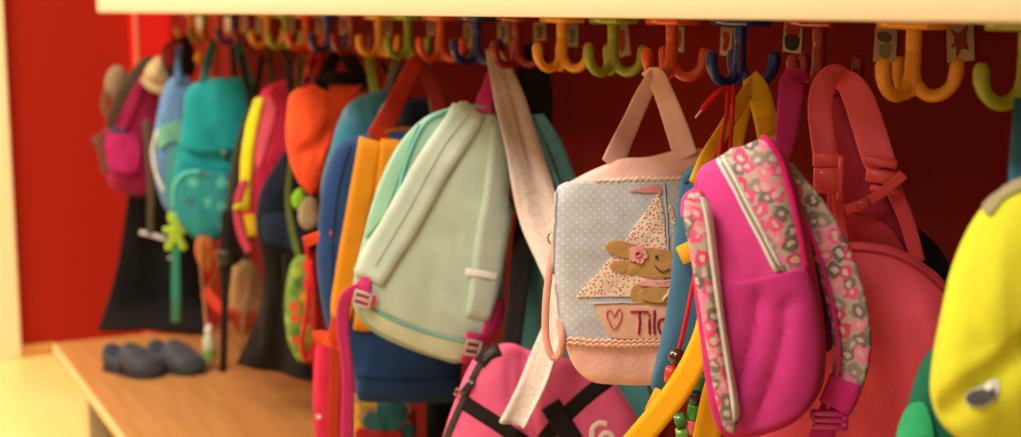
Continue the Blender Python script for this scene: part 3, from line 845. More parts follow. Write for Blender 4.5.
# ------------------------------------------------------------------ cream scarf with teal end
L_ = [(486, 50, 2.62), (489, 72, 2.56), (495, 105, 2.46), (503, 140, 2.41), (511, 180, 2.37), (522, 225, 2.36), (538, 262, 2.31), (549, 290, 2.27), (546, 318, 2.25), (533, 352, 2.23), (518, 388, 2.21), (500, 422, 2.20)]
R_ = [(500, 51, 2.62), (512, 70, 2.56), (524, 98, 2.50), (534, 130, 2.45), (546, 165, 2.40), (559, 205, 2.34), (570, 250, 2.29), (575, 285, 2.24), (572, 315, 2.21), (560, 350, 2.19), (548, 385, 2.18), (526, 428, 2.18)]
T = Thing('scarf', 'long cream scarf with grey swirls and a teal end', 'scarf', at(512, 425, 2.2))
T.add('cloth', sheet(L_, R_, 1.3, .006, .0022, 80, 60, seed=3), swirl('cabebc', '7a6a64', 22, .32))
T.add('teal_end', sheet([(524, 116, 2.475), (530, 135, 2.455), (538, 158, 2.425), (551, 192, 2.385), (562, 240, 2.34)], [(543, 114, 2.485), (558, 138, 2.465), (567, 160, 2.44), (577, 190, 2.40), (588, 240, 2.36)], 1.3, .009, .0018, 40, 36, seed=9), swirl('569cb0', '2a6a7c', 24, .6), label='teal scarf end with swirls')

# ------------------------------------------------------------------ teal bag between the scarf and the pink bag
B = Body([(524, 240), (540, 230), (565, 226), (600, 262), (640, 330), (662, 385), (656, 425), (640, 432), (600, 425), (545, 420), (522, 400), (520, 330)], 2.45, .018, .018, yaw=-40, wr=.005)
T = Thing('bag', 'grey teal bag with metal rings squeezed behind the cream scarf', 'bag', at(580, 430, 2.46))
T.add('body', B.data, fabric('3e7a80'))
for y in (264, 282):
    T.add('ring', loop_on(B, [(527 + 4 * math.cos(t), y + 7 * math.sin(t)) for t in [q * .785 for q in range(8)]], 1.3, off=.004), plastic('a89c88', .3, .9))
T.add('edge_binding', cord_on(B, [(610, 295), (630, 340), (645, 375), (654, 405)], 1.6, off=.001), fabric('2a5258'))
T.add('strap', ribbon([(507, 82, 2.62, 9), (522, 130, 2.66, 9), (540, 190, 2.66, 9), (548, 232, 2.65, 9)], .0012), webbing('2f656c'))

# ------------------------------------------------------------------ pink duffle
DP = 'dc6290'
B = Body([(436, 465), (444, 432), (454, 402), (465, 374), (477, 354), (494, 345), (512, 343), (530, 350), (555, 355), (585, 362), (606, 374), (624, 396), (640, 424), (652, 460), (620, 490), (540, 500), (470, 490)],
         2.30, tf=.05, tb=.03, p=2.4, wr=.005, wf=8, ctr=(540, 440), folds=[([(524, 346), (523, 370), (526, 400), (530, 430)], .012, -.022), ([(512, 350), (510, 375), (511, 400)], .006, -.009)])
T = Thing('duffle_bag', 'pink duffle bag with black webbing bands and a black zip', 'bag', at(545, 490, 2.33))
T.add('body', B.data, fabric(DP, .75, .25))
BK = webbing('1c1818')
T.add('end_panel', strap_on(B, [(500, 349), (488, 354), (479, 364)], 14, .004), fabric('241c1c'), label='black cloth panel')
z = T.add('zip', strap_on(B, [(498, 347), (484, 359), (474, 376), (465, 396), (455, 418), (446, 440)], 7, .004), fabric('2a2020', .6))
T.add('zip_pull', strap_on(B, [(474, 380), (469, 387), (464, 394)], 7, .007, .004, n=8), plastic('181414', .4), z)
T.add('zip_ring', loop_on(B, [(459 + 3.5 * math.cos(t), 392 + 3 * math.sin(t)) for t in [q * .785 for q in range(8)]], 1.1, off=.007), plastic('7a4a50', .4), z)
T.add('band', strap_on(B, [(462, 401), (477, 411), (493, 421), (512, 434), (530, 446)], 15, .003), BK)
T.add('band', strap_on(B, [(610, 378), (590, 393), (570, 411), (552, 430), (540, 446)], 16, .003), BK)
T.add('band', strap_on(B, [(550, 404), (560, 420), (570, 436), (578, 450)], 21, .003, .003), BK)
WH = fabric('eee2d8', .6)
T.add('print', merge(strap_on(B, [(607, 424), (599, 423), (593, 428), (592, 436), (594, 444)], 5, .001, .001), strap_on(B, [(599, 440), (605, 433), (612, 436), (610, 446)], 5, .001, .001)), WH, label='white printed letters')
T.add('shoulder_strap', ribbon([(524, 52, 2.56, 12), (532, 50, 2.56, 24), (533, 68, 2.56, 32), (537, 105, 2.56, 32), (535, 150, 2.59, 28), (530, 200, 2.56, 24), (523, 250, 2.49, 22), (517, 300, 2.41, 20), (511, 348, 2.31, 20)], .002, pad=True), webbing('16120f'))

# ------------------------------------------------------------------ mint backpack
MT = 'b4c2ac'
B = Body([(448, 108), (466, 105), (486, 107), (500, 118), (507, 140), (508, 190), (507, 240), (504, 290), (498, 322), (482, 346), (462, 360), (440, 356), (405, 344), (376, 330), (360, 314), (354, 296), (357, 268), (365, 235), (374, 200), (386, 168), (402, 140), (424, 118)],
         2.52, tf=.05, tb=.06, p=3.2, gus=.01, yaw=-6, wr=.003, wf=7, full=.3, n=130)
T = Thing('backpack', 'pale mint backpack turned back outwards with pink webbing and handle', 'backpack', at(440, 360, 2.52))
T.add('body', B.data, fabric('90b6ac', .8, .25), label='mint green body')
T.add('back_panel', patch_on(B, [(470, 112), (492, 114), (500, 130), (502, 180), (501, 240), (498, 290), (490, 322), (476, 340), (430, 332), (392, 316), (370, 304), (372, 282), (392, 250), (415, 205), (440, 150), (456, 120)], .006, n=90, rings=14), fabric('aec6bc', .8, .25), label='pale sage back panel')
T.add('base_panel', patch_on(B, [(364, 306), (376, 312), (402, 324), (432, 334), (474, 343), (468, 354), (458, 358), (438, 354), (405, 341), (378, 328), (366, 317)], .007, n=70), fabric('bccbbb', .8, .25), label='cream base panel')
T.add('piping', cord_on(B, [(366, 305), (380, 312), (402, 322), (432, 333), (476, 343)], 1.7, off=.006), fabric('6cb0a8'))
T.add('piping', cord_on(B, [(494, 111), (470, 108), (448, 112), (428, 122), (416, 140), (404, 172), (394, 210)], 1.8, off=.005), fabric('68b4b4'))
T.add('side_panel', patch_on(B, [(420, 124), (412, 142), (400, 176), (386, 212), (372, 232), (366, 236), (376, 202), (390, 168), (404, 142)], .004, n=50), fabric('7fb09c', .8), label='green side panel')
sp = fabric('b2c6c0', .8, .3)
s1 = T.add('shoulder_strap', strap_on(B, [(473, 109), (464, 122), (434, 166), (416, 198), (398, 230), (380, 260), (370, 280)], [30, 35, 37, 37, 37, 35, 30], .016, .004, 44, mid=-.25), sp)
s2 = T.add('shoulder_strap', strap_on(B, [(500, 122), (500, 160), (496, 200), (490, 240), (484, 285), (477, 318)], [20, 26, 28, 30, 28, 24], .014, .004, 44, mid=-.25), sp)
T.add('stitching', cord_on(B, [(470, 116), (448, 142), (430, 172), (414, 202), (396, 233), (378, 264)], .6, 40, .0165), fabric('98b4ae'), s1)
T.add('reflector', strap_on(B, [(466, 270), (480, 272), (494, 275)], 7, .001, .019, 14), plastic('e8ecf0', .3), s2, 'white reflective bar')
PW = webbing('d43c84')
T.add('webbing', strap_on(B, [(371, 274), (366, 284), (362, 296)], [5, 14, 18], .004, .010), PW)
T.add('webbing', strap_on(B, [(358, 294), (368, 297), (378, 300)], 13, .003, .018, 10), PW)
T.add('webbing', strap_on(B, [(499, 298), (492, 318), (482, 344)], [12, 14, 8], .004, .006), PW)
T.add('webbing', strap_on(B, [(474, 330), (471, 344), (467, 360)], 14, .003, .013, 12), PW)
gm = plastic('a8a496', .4)
T.add('strap_adjuster', buckle_at(B, 367, 297, 17, 14, -14, .022), gm)
T.add('strap_adjuster', buckle_at(B, 472, 344, 14, 15, -14, .019), gm)
T.add('loose_webbing', ribbon([(366, 288, 2.47, 12), (352, 292, 2.47, 13), (344, 304, 2.475, 13), (343, 330, 2.48, 12), (347, 365, 2.485, 11), (348, 400, 2.49, 12), (347, 440, 2.49, 13)], .0014, yaw=20), PW)
T.add('handle', ribbon([(494, 74, 2.58, 16), (490, 88, 2.55, 16), (485, 100, 2.52, 17), (482, 112, 2.475, 18)], .002, yaw=-15, pad=True), webbing('cc2c7c'))
# ------------------------------------------------------------------ navy backpack with mustard straps
B = Body([(338, 146), (360, 136), (395, 130), (430, 132), (452, 150), (462, 230), (462, 320), (460, 380), (458, 396), (440, 400), (400, 400), (364, 399), (356, 394), (354, 376), (346, 352), (330, 335), (322, 305), (317, 262), (319, 215), (326, 172)],
         2.80, tf=.05, tb=.06, p=3.2, gus=.012, yaw=4, wr=.003, wf=8, full=.2, n=120)
T = Thing('backpack', 'navy blue backpack with mustard yellow straps and red handle', 'backpack', at(400, 400, 2.8))
T.add('body', B.data, fabric('1f3f72', .8, .3))
T.add('top_piping', cord_on(B, [(372, 137), (400, 131), (430, 132)], 3., off=.002), fabric('8a5424'))
T.add('base_seam', cord_on(B, [(356, 376), (400, 380), (455, 378)], 1.2, off=.001), fabric('1c2c50'))
ms = fabric('d0881c', .8, .3)
T.add('shoulder_strap', strap_on(B, [(371, 140), (365, 175), (358, 215), (350, 260), (344, 300), (341, 320)], [24, 25, 25, 25, 24, 18], .014, .002, 40), ms)
T.add('shoulder_strap', strap_on(B, [(391, 140), (388, 175), (382, 215), (375, 255), (368, 290), (362, 330)], [22, 24, 24, 24, 22, 18], .014, .004, 40), ms)
T.add('side_seam', cord_on(B, [(350, 146), (340, 180), (334, 220), (332, 260), (334, 310)], 1.3, off=.001), fabric('1a2e54'))
T.add('webbing', strap_on(B, [(340, 300), (337, 330), (335, 350)], [12, 13, 12], .004, .008), webbing('c8441c'))
T.add('webbing', ribbon([(336, 345, 2.735, 15), (336, 375, 2.74, 14), (334, 410, 2.74, 13), (334, 445, 2.74, 13)], .0015), webbing('c23c22'))
T.add('side_tab', ribbon([(306, 242, 2.80, 12), (316, 238, 2.76, 12), (326, 237, 2.745, 11), (334, 236, 2.735, 11)], .003, pad=True), webbing('d2401e'))
T.add('side_tab', ribbon([(315, 338, 2.80, 15), (324, 338, 2.77, 15), (334, 342, 2.745, 14), (342, 346, 2.735, 13)], .003, pad=True), webbing('d2401e'))
T.add('handle', ribbon([(421, 57, 2.83, 14), (414, 66, 2.82, 16), (402, 90, 2.81, 18), (390, 114, 2.79, 20), (377, 140, 2.755, 24)], .002, yaw=15, pad=True), webbing('b83020'))
T.add('handle', ribbon([(418, 58, 2.85, 12), (426, 72, 2.85, 14), (436, 96, 2.85, 16), (444, 134, 2.82, 17)], .002, yaw=-20, pad=True), webbing('8a1c1a'))

# ------------------------------------------------------------------ dark bag behind, cream strap
B = Body([(402, 106), (418, 98), (440, 100), (458, 118), (462, 170), (440, 190), (410, 180), (398, 140)], 2.95, .03, .03)
T = Thing('bag', 'dark navy bag with a cream strap behind the navy backpack', 'bag', at(430, 190, 2.95))
T.add('body', B.data, fabric('1c2438'))
T.add('strap', ribbon([(427, 56, 2.86, 8), (428, 70, 2.87, 9), (432, 90, 2.885, 10), (437, 125, 2.88, 10)], .0014), webbing('b8a084'))

# ------------------------------------------------------------------ teal bag
B = Body([(348, 104), (366, 94), (384, 90), (398, 94), (408, 110), (410, 150), (395, 190), (365, 215), (335, 222), (322, 205), (322, 178), (330, 150), (338, 122)], 3.06, .05, .04, p=2.5, wr=.005)
T = Thing('bag', 'glossy teal blue bag between orange bag and navy backpack', 'bag', at(360, 220, 3.06))
T.add('body', B.data, fabric('0e6c8c', .5, .2))
T.add('piping', cord_on(B, [(394, 97), (384, 106), (378, 120), (374, 138)], 2., off=.001), fabric('9ab0a8'))
T.add('side_panel', patch_on(B, [(392, 100), (404, 108), (406, 145), (392, 180), (378, 180), (378, 130), (384, 112)], .004), fabric('1c3050'), label='navy side panel')
T.add('strap', ribbon([(369, 58, 3.14, 9), (372, 75, 3.13, 10), (376, 96, 3.08, 10)], .0012), webbing('84902a'))
T.add('strap', ribbon([(396, 62, 3.02, 8), (391, 78, 3.03, 8), (386, 96, 3.05, 8)], .0012), webbing('6e6458'))
T.add('strap', ribbon([(396, 62, 3.03, 8), (401, 80, 3.04, 8), (404, 104, 3.05, 8)], .0012), webbing('6e6458'))

# ------------------------------------------------------------------ orange bag
B = Body([(292, 92), (318, 84), (345, 82), (366, 84), (366, 98), (352, 112), (338, 132), (328, 160), (322, 182), (312, 194), (302, 187), (292, 168), (286, 140), (287, 112)], 3.30, .05, .04, p=2.4, wr=.008, wf=6, folds=[([(352, 110), (335, 125), (318, 142), (305, 150)], .015, -.014), ([(330, 120), (318, 155)], .012, -.008)])
T = Thing('bag', 'orange red cloth bag with black straps', 'bag', at(315, 192, 3.3))
T.add('body', B.data, fabric('e2502a', .85, .2))
T.add('strap', ribbon([(340, 50, 3.40, 9), (332, 62, 3.38, 13), (322, 88, 3.27, 14)], .002, pad=True), webbing('141012'))
T.add('strap', ribbon([(340, 50, 3.39, 10), (350, 60, 3.37, 15), (366, 88, 3.29, 17)], .002, pad=True), webbing('141012'))
T.add('collar', ribbon([(316, 82, 3.30, 9), (336, 78, 3.28, 12), (366, 80, 3.31, 14)], .006, pad=True), fabric('141012'), label='black top edge')

# ------------------------------------------------------------------ red patterned drawstring bag strip
T = Thing('scarf', 'crumpled red and purple patterned scarf above the orange bag', 'scarf', at(312, 82, 3.44))
T.add('cloth', sheet([(314, 44, 3.55), (308, 60, 3.53), (302, 84, 3.46)], [(332, 46, 3.55), (332, 62, 3.53), (322, 84, 3.46)], 2.5, .014, .002, 30, 30), blossom('red_print', 'c01c2c', ['c01c2c', '3a1a4a', 'd0402c', 'c01c2c'], 30, .4))

# ------------------------------------------------------------------ dark navy bag below the orange bag
B = Body([(288, 150), (306, 168), (318, 200), (320, 240), (306, 256), (280, 252), (260, 242), (256, 220), (260, 192), (274, 168)], 3.46, .04, .04, wr=.006)
T = Thing('bag', 'dark navy bag hanging below the orange bag', 'bag', at(285, 255, 3.46))
T.add('body', B.data, fabric('10182a'))
T.add('pocket', patch_on(B, [(264, 216), (285, 214), (306, 222), (304, 248), (280, 246), (264, 238)], .008), fabric('222e46'))
T.add('strap', ribbon([(286, 50, 3.64, 7), (290, 78, 3.50, 7), (292, 155, 3.44, 7)], .001), webbing('20242e'))
T = Thing('cloth_bundle', 'small crumpled green and beige cloth just under the orange bag', 'cloth', at(306, 230, 3.40))
B = Body([(292, 196), (300, 188), (306, 196), (308, 206), (300, 210), (293, 206)], 3.385, .014, .012, wr=.003)
T.add('green_piece', B.data, fabric('7ab42a'))
B = Body([(300, 204), (310, 196), (318, 204), (318, 222), (308, 230), (299, 222)], 3.38, .014, .012, wr=.004)
T.add('beige_piece', B.data, fabric('a08e72'))
T.add('cord', cord([(306, 56, 3.47), (316, 110, 3.45), (312, 160, 3.44), (306, 196, 3.39)], 1.2, 24), fabric('5a4a3a'))

# ------------------------------------------------------------------ pink and yellow backpack
B = Body([(262, 92), (276, 82), (292, 80), (302, 90), (304, 130), (290, 160), (270, 190), (258, 222), (246, 222), (241, 200), (243, 160), (250, 122)], 3.62, .04, .04, wr=.005)
T = Thing('backpack', 'pinkish red backpack with yellow green strap left of the orange bag', 'backpack', at(268, 222, 3.62))
T.add('body', B.data, fabric('c82a54', .8, .2))
T.add('shoulder_strap', strap_on(B, [(261, 98), (253, 125), (248, 155), (246, 185), (246, 210)], [9, 12, 13, 12, 9], .012, .002), fabric('c6bc1c'))
T.add('side_panel', patch_on(B, [(262, 104), (270, 96), (276, 110), (268, 140), (258, 170), (254, 150), (257, 125)], .004), fabric('dc5a74'), label='lighter pink panel')
T.add('webbing', ribbon([(246, 180, 3.56, 7), (240, 195, 3.55, 8), (238, 215, 3.55, 8), (242, 235, 3.55, 8), (249, 252, 3.55, 7)], .0016, yaw=15), webbing('e0506a'))
T.add('tab', slab(251, 225, 3.56, 11, 22, .006, 10), fabric('d8b41c'))
T.add('tab', slab(240, 206, 3.54, 14, 5, .008, 20), fabric('c0b81c'))
T.add('handle', ribbon([(304, 54, 3.62, 6), (297, 66, 3.62, 6), (290, 84, 3.60, 7)], .0014), webbing('c4506a'))

# ------------------------------------------------------------------ dark grey backpack, its long straps
B = Body([(246, 112), (256, 108), (258, 150), (252, 210), (244, 255), (232, 266), (224, 250), (226, 205), (234, 150)], 3.78, .035, .03, wr=.005)
T = Thing('backpack', 'dark grey backpack squeezed between teal and pink backpacks', 'backpack', at(238, 262, 3.78))
T.add('body', B.data, fabric('2c2622'))
T.add('webbing', ribbon([(226, 210, 3.73, 8), (225, 250, 3.72, 11), (226, 262, 3.72, 14), (225, 300, 3.72, 8), (223, 372, 3.72, 8)], .002), webbing('221c1a'))
T.add('clip', slab(226, 258, 3.715, 17, 16, .012), plastic('1a1818', .4))
T.add('handle', ribbon([(262, 56, 3.86, 6), (258, 80, 3.84, 6), (252, 114, 3.78, 7)], .0014), webbing('1c1616'))
T.add('handle', ribbon([(240, 54, 3.88, 7), (246, 80, 3.86, 7), (252, 112, 3.79, 7)], .0014), webbing('1c1616'))

# ------------------------------------------------------------------ teal flap backpack
B = Body([(188, 88), (204, 80), (232, 77), (250, 80), (258, 92), (256, 120), (248, 160), (238, 200), (226, 232), (206, 243), (186, 230), (175, 210), (173, 180), (180, 140), (184, 108)], 3.98, .06, .06, p=3, yaw=-8, wr=.005, folds=[([(185, 150), (210, 158), (245, 156)], .01, -.012)])
T = Thing('backpack', 'bright teal backpack with starry lower pocket and two handles', 'backpack', at(208, 243, 3.98))
T.add('body', B.data, fabric('0c828e', .7, .2))
T.add('flap', patch_on(B, [(190, 92), (206, 84), (234, 81), (252, 86), (252, 110), (245, 145), (225, 150), (205, 152), (186, 146), (184, 120)], .008), fabric('0f8a96', .7, .2))
T.add('pocket', patch_on(B, [(179, 182), (186, 172), (210, 172), (235, 176), (236, 196), (224, 228), (206, 238), (188, 226), (178, 210)], .014), blossom('star_print', '178a94', ['178a94', '2a6c78', '178a94', '4ab0ac', '178a94'], 26, .35))
T.add('pocket_piping', cord_on(B, [(176, 206), (177, 186), (186, 173), (200, 171)], 1.8, off=.014), fabric('5ac0bc'))
T.add('clip', strap_on(B, [(224, 150), (227, 160)], 5, .008, .008, 8), plastic('184a54', .4))
T.add('handle', ribbon([(214, 42, 4.10, 7), (208, 60, 4.06, 8), (204, 84, 3.95, 9)], .002, pad=True), webbing('1a6a6a'))
T.add('handle', ribbon([(238, 44, 4.02, 8), (242, 60, 4.0, 9), (250, 86, 3.95, 9)], .002, pad=True), webbing('1a6a6a'))

# ------------------------------------------------------------------ blue bag with mint strap
B = Body([(178, 76), (190, 80), (190, 110), (186, 160), (184, 205), (174, 216), (164, 206), (156, 182), (153, 150), (158, 110), (166, 84)], 4.18, .05, .05, wr=.006)
T = Thing('backpack', 'soft blue child backpack with mint strap left of the teal backpack', 'backpack', at(170, 215, 4.18))
T.add('body', B.data, fabric('5a80b4', .85))
T.add('flap', patch_on(B, [(160, 128), (174, 122), (186, 122), (184, 140), (170, 142), (160, 148)], .01), fabric('6aa898'), label='mint green flap')
T.add('piping', cord_on(B, [(158, 132), (154, 150), (157, 172), (164, 190)], 2.2, off=.004), fabric('c8d0d4'))
T.add('side_panel', patch_on(B, [(170, 150), (184, 148), (182, 200), (174, 210), (166, 190)], .006), fabric('4aa09c'))
T.add('strap', ribbon([(180, 46, 4.24, 6), (178, 62, 4.21, 6), (178, 82, 4.14, 8)], .002), webbing('4a6a98'))

# ------------------------------------------------------------------ cream cap and grey strap, dark jacket
B = Body([(150, 62), (160, 56), (168, 60), (172, 74), (172, 86), (160, 88), (148, 84), (144, 74)], 4.36, .045, .04, p=2.2, wr=.006)
T = Thing('cap', 'cream cloth cap hanging above the magenta backpack', 'cap', at(158, 88, 4.36))
T.add('crown', B.data, fabric('aa9672'))
T.add('brim', ribbon([(143, 78, 4.32, 7), (150, 86, 4.29, 8), (162, 90, 4.28, 8), (172, 87, 4.30, 7)], .004, pad=True), fabric('988462'))
T.add('strap', ribbon([(178, 38, 4.40, 4), (172, 48, 4.39, 4), (165, 60, 4.36, 4)], .001), webbing('a89070'))
B = Body([(164, 46), (176, 38), (190, 40), (196, 60), (192, 76), (178, 78), (168, 74), (161, 60)], 4.30, .03, .03, wr=.008)
T = Thing('jacket', 'dark brown jacket bunched up under the far hooks', 'jacket', at(178, 78, 4.30))
T.add('body', B.data, fabric('2a1814'))
T.add('collar', patch_on(B, [(166, 50), (174, 42), (182, 44), (180, 58), (170, 66), (165, 60)], .01), fabric('7a1a20'), label='dark red collar')
T = Thing('cloth_knot', 'yellow orange cloth knot hanging among the far hooks', 'cloth', at(198, 62, 4.2))
T.add('knot', blob3(at(200, 58, 4.2), .018, .02, .018, 10), fabric('c07a18'))
T.add('cord', cord([(202, 40, 4.22), (201, 48, 4.21), (200, 56, 4.2)], 1.4, 12), fabric('a05a18'))
T = Thing('cloth_strap', 'pale red cloth strap hanging behind the teal backpack handles', 'strap', at(216, 68, 4.1))
T.add('strap', ribbon([(216, 44, 4.12, 7), (216, 56, 4.12, 9), (215, 70, 4.12, 9), (216, 92, 4.09, 9)], .003, pad=True), webbing('c2493c'))
# ------------------------------------------------------------------ magenta backpack, furthest
B = Body([(140, 76), (152, 84), (160, 105), (161, 150), (158, 182), (148, 194), (128, 194), (112, 188), (104, 168), (103, 142), (109, 116), (122, 92)], 4.52, .06, .06, p=3, wr=.005)
T = Thing('backpack', 'magenta backpack with grey strap furthest left on the rail', 'backpack', at(132, 194, 4.52))
T.add('body', B.data, fabric('8c1c48', .8))
T.add('pocket', patch_on(B, [(110, 138), (124, 134), (138, 136), (140, 152), (137, 170), (122, 172), (109, 164)], .02), fabric('a82464'))
T.add('shoulder_strap', strap_on(B, [(142, 84), (132, 106), (122, 130)], [9, 11, 9], .012, .004), fabric('9a204c'))
T.add('webbing', strap_on(B, [(112, 128), (119, 131), (126, 134)], 6, .006, .01, 10), webbing('3a4068'))
T.add('grey_strap', ribbon([(152, 58, 4.46, 8), (140, 68, 4.44, 10), (126, 88, 4.43, 12), (114, 112, 4.44, 10), (108, 128, 4.45, 6)], .006, pad=True), fabric('4a4034'), label='grey padded strap')
T.add('hanging_strap', ribbon([(188, 36, 4.48, 7), (176, 52, 4.49, 8), (160, 70, 4.50, 9), (148, 86, 4.46, 9)], .003, pad=True), fabric('3a2c28'))
T.add('clip', slab(97, 141, 4.46, 9, 7, .01, -20), plastic('3a2a22', .5))
T.add('loose_webbing', ribbon([(104, 132, 4.46, 5), (99, 142, 4.455, 6), (102, 156, 4.455, 6), (105, 174, 4.455, 5)], .0016), webbing('6a4a3c'))
T.add('loose_webbing', ribbon([(146, 120, 4.42, 7), (149, 150, 4.42, 8), (151, 185, 4.42, 7), (150, 235, 4.42, 6)], .002), webbing('5e5040'))
B = Body([(108, 72), (114, 66), (122, 67), (127, 76), (122, 92), (112, 100), (106, 94), (105, 82)], 4.56, .03, .03, wr=.006)
T = Thing('woolly_hat', 'pale brown woolly hat behind the magenta backpack', 'hat', at(115, 100, 4.56))
T.add('crown', B.data, fabric('80705a'))
T.add('ear_flap', ribbon([(108, 90, 4.54, 7), (104, 104, 4.54, 6), (107, 116, 4.54, 4)], .004, pad=True), fabric('6a5844'))

# ------------------------------------------------------------------ black trousers hanging to the bench
T = Thing('trousers', 'flared black trousers hanging down to the bench at the far end', 'trousers', at(150, 336, 4.62))
T.add('cloth', sheet([(130, 185, 4.66), (124, 225, 4.65), (117, 268, 4.63), (107, 305, 4.60), (98, 330, 4.48)], [(184, 185, 4.64), (194, 235, 4.63), (203, 280, 4.61), (206, 308, 4.58), (208, 332, 4.44)], 1.6, .010, .003, 50, 50, seed=5), fabric('050404', .9))
T.add('reflective_band', ribbon([(140, 232, 4.60, 4), (152, 235, 4.60, 4), (166, 239, 4.60, 4)], .002), plastic('d0d0d8', .3), label='white reflective band')
T.add('hanging_loop', ribbon([(178, 46, 4.62, 5), (160, 110, 4.66, 6), (150, 188, 4.66, 8)], .001), webbing('050404'))
T.add('reflective_dot', blob3(at(170, 258, 4.60), .008, .005, .004, 8), plastic('c0c0c8', .3))

# ------------------------------------------------------------------ green bear reflector with teal ribbon
T = Thing('bear_reflector', 'lime green bear-shaped reflector tag with a long teal ribbon', 'reflector tag', at(176, 322, 4.05))
B = Body([(168, 215), (170, 211), (173, 213), (176, 212.5), (179, 213), (182, 211), (184, 215), (184, 220), (181, 225), (183, 227), (188, 227), (189, 231), (184, 234), (183, 239), (187, 245), (186, 250), (180, 250), (177, 244), (175, 244), (172, 250), (166, 250), (165, 245), (169, 239), (168, 234), (163, 231), (164, 227), (169, 227), (171, 225), (168, 220)], 4.05, .008, .008, p=2.5, wr=0, n=160, full=0)
T.add('bear', B.data, plastic('9ec83a', .4))
T.add('ribbon', ribbon([(176, 248, 4.05, 8), (176, 275, 4.05, 8.5), (176, 300, 4.05, 9), (176, 322, 4.05, 9)], .002), webbing('3a9a86'))
T.add('ribbon_end', ribbon([(176, 300, 4.045, 9), (176, 322, 4.045, 9)], .002), webbing('4a8a60'))
T.add('cord', cord([(176, 216, 4.05), (176, 206, 4.08), (174, 196, 4.10)], 2.4, 12), fabric('3aa0a0'))

# ------------------------------------------------------------------ things low down left
B = Body([(200, 236), (212, 240), (216, 258), (210, 272), (198, 262), (195, 246)], 3.87, .02, .02)
T = Thing('pouch', 'small orange pouch with brown loop below the teal backpack', 'pouch', at(205, 275, 3.95))
T.add('body', B.data, fabric('a85a30'))
T.add('loop', ribbon([(216, 250, 3.86, 6), (220, 268, 3.85, 8), (213, 286, 3.92, 8), (206, 290, 3.93, 7)], .003, pad=True), fabric('8a4420'))
T.add('cord', cord([(202, 242, 3.84), (201, 270, 3.84), (204, 300, 3.86), (206, 326, 3.82)], 1.2, 20), fabric('a87a50'))
B = Body([(236, 262), (250, 262), (262, 275), (266, 300), (258, 325), (242, 336), (230, 326), (226, 300), (228, 275)], 3.86, .04, .04, wr=.006)
T = Thing('bag', 'beige cloth bag with reddish base behind dark webbing', 'bag', at(245, 335, 3.86))
T.add('body', B.data, fabric('a4805a'))
T.add('base_panel', patch_on(B, [(230, 308), (244, 312), (260, 312), (256, 324), (242, 332), (232, 324)], .005), fabric('a84a34'))
T.add('strap', ribbon([(205, 292, 3.9, 12), (216, 304, 3.85, 11), (230, 316, 3.80, 10)], .003, pad=True), fabric('a02c18'), label='red orange strap')
T.add('strap', cord([(252, 262, 3.80), (249, 290, 3.79), (244, 320, 3.78), (240, 350, 3.76)], 1.6, 20), fabric('7a6248'))
T.add('hanging_strap', ribbon([(232, 46, 4.1, 5), (240, 150, 4.12, 6), (246, 240, 3.92, 7), (246, 266, 3.86, 8)], .001), webbing('3a2c20'))
zb = on_z(210, 367, BZ)
T = Thing('bottle', 'small pale green-topped bottle standing on the bench by dark webbing', 'bottle', (zb.x, zb.y, BZ))
db = zb.dot(FW) / F
def zpt(h): return Vector((zb.x, zb.y, BZ + h))
T.add('body', tube3([zpt(h) for h in (.019, .03, .06, .085, .10)], [.017, .02, .02, .018, .011], 16), plastic('b8bca4', .4))
T.add('label_band', tube3([zpt(.025), zpt(.055)], .0208, 16, caps=False), paint('bottle_label', '7a9a4a', .5))
T.add('cap', tube3([zpt(.10), zpt(.118)], .012, 14), plastic('d8d4c8', .4))
T = Thing('trousers', 'dark olive grey trousers bunched on the bench under the navy bag', 'trousers', at(280, 380, 3.6))
T.add('cloth', sheet([(258, 236, 3.64), (266, 268, 3.63), (262, 300, 3.62), (250, 332, 3.60), (237, 364, 3.58)], [(300, 236, 3.60), (296, 272, 3.58), (296, 305, 3.56), (304, 340, 3.54), (318, 382, 3.52)], 1.4, .012, .003, 50, 44, seed=11), fabric('1a1510', .95))
T.add('drawstring', cord([(274, 240, 3.59), (277, 270, 3.575), (278, 305, 3.56)], 1.6, 16), fabric('14100e'))
B = Body([(292, 262), (308, 256), (318, 275), (320, 320), (314, 355), (300, 362), (288, 340), (285, 300)], 3.34, .03, .03, wr=.005)
T = Thing('bag', 'green and yellow flowered cloth bag behind a red cord', 'bag', at(302, 362, 3.34))
T.add('body', B.data, blossom('green_print', '6a8a30', ['d0a020', '4a7a24', 'c84a24', '8aa83a', '3c6a2c'], 34, .42))
T.add('strap', ribbon([(300, 56, 3.6, 6), (297, 120, 3.40, 6), (288, 200, 3.395, 6), (300, 262, 3.35, 7)], .001), webbing('5a6a2a'))
T.add('cord', cord([(306, 240, 3.26), (309, 270, 3.26), (307, 310, 3.26), (302, 345, 3.27), (308, 362, 3.28), (314, 350, 3.28), (314, 300, 3.26), (311, 262, 3.25)], 2.6, 44), fabric('c82030'), label='red cord')
B = Body([(318, 338), (335, 342), (356, 350), (362, 400), (360, 450), (330, 470), (316, 440), (313, 390)], 3.02, .035, .03, wr=.004)
T = Thing('bag', 'raspberry red bag at the bottom left of the navy backpack', 'bag', at(335, 465, 3.02))
T.add('body', B.data, fabric('c8284c', .8))
T.add('highlight_dot', blob3(at(319, 417, 2.97), .005, .005, .004, 8), plastic('e8dcdc', .2))  # pale blob standing in for a white highlight on the cloth
B = Body([(352, 396), (380, 392), (408, 396), (416, 420), (412, 460), (370, 466), (350, 440)], 2.93, .03, .03, wr=.005)
T = Thing('bag', 'colourful patterned bag under the navy backpack', 'bag', at(385, 465, 2.93))
T.add('body', B.data, blossom('bright_print', '9a7a4a', ['a82a30', 'c89a20', '2a6a70', 'b8a888', '8a2a2c'], 26, .5))
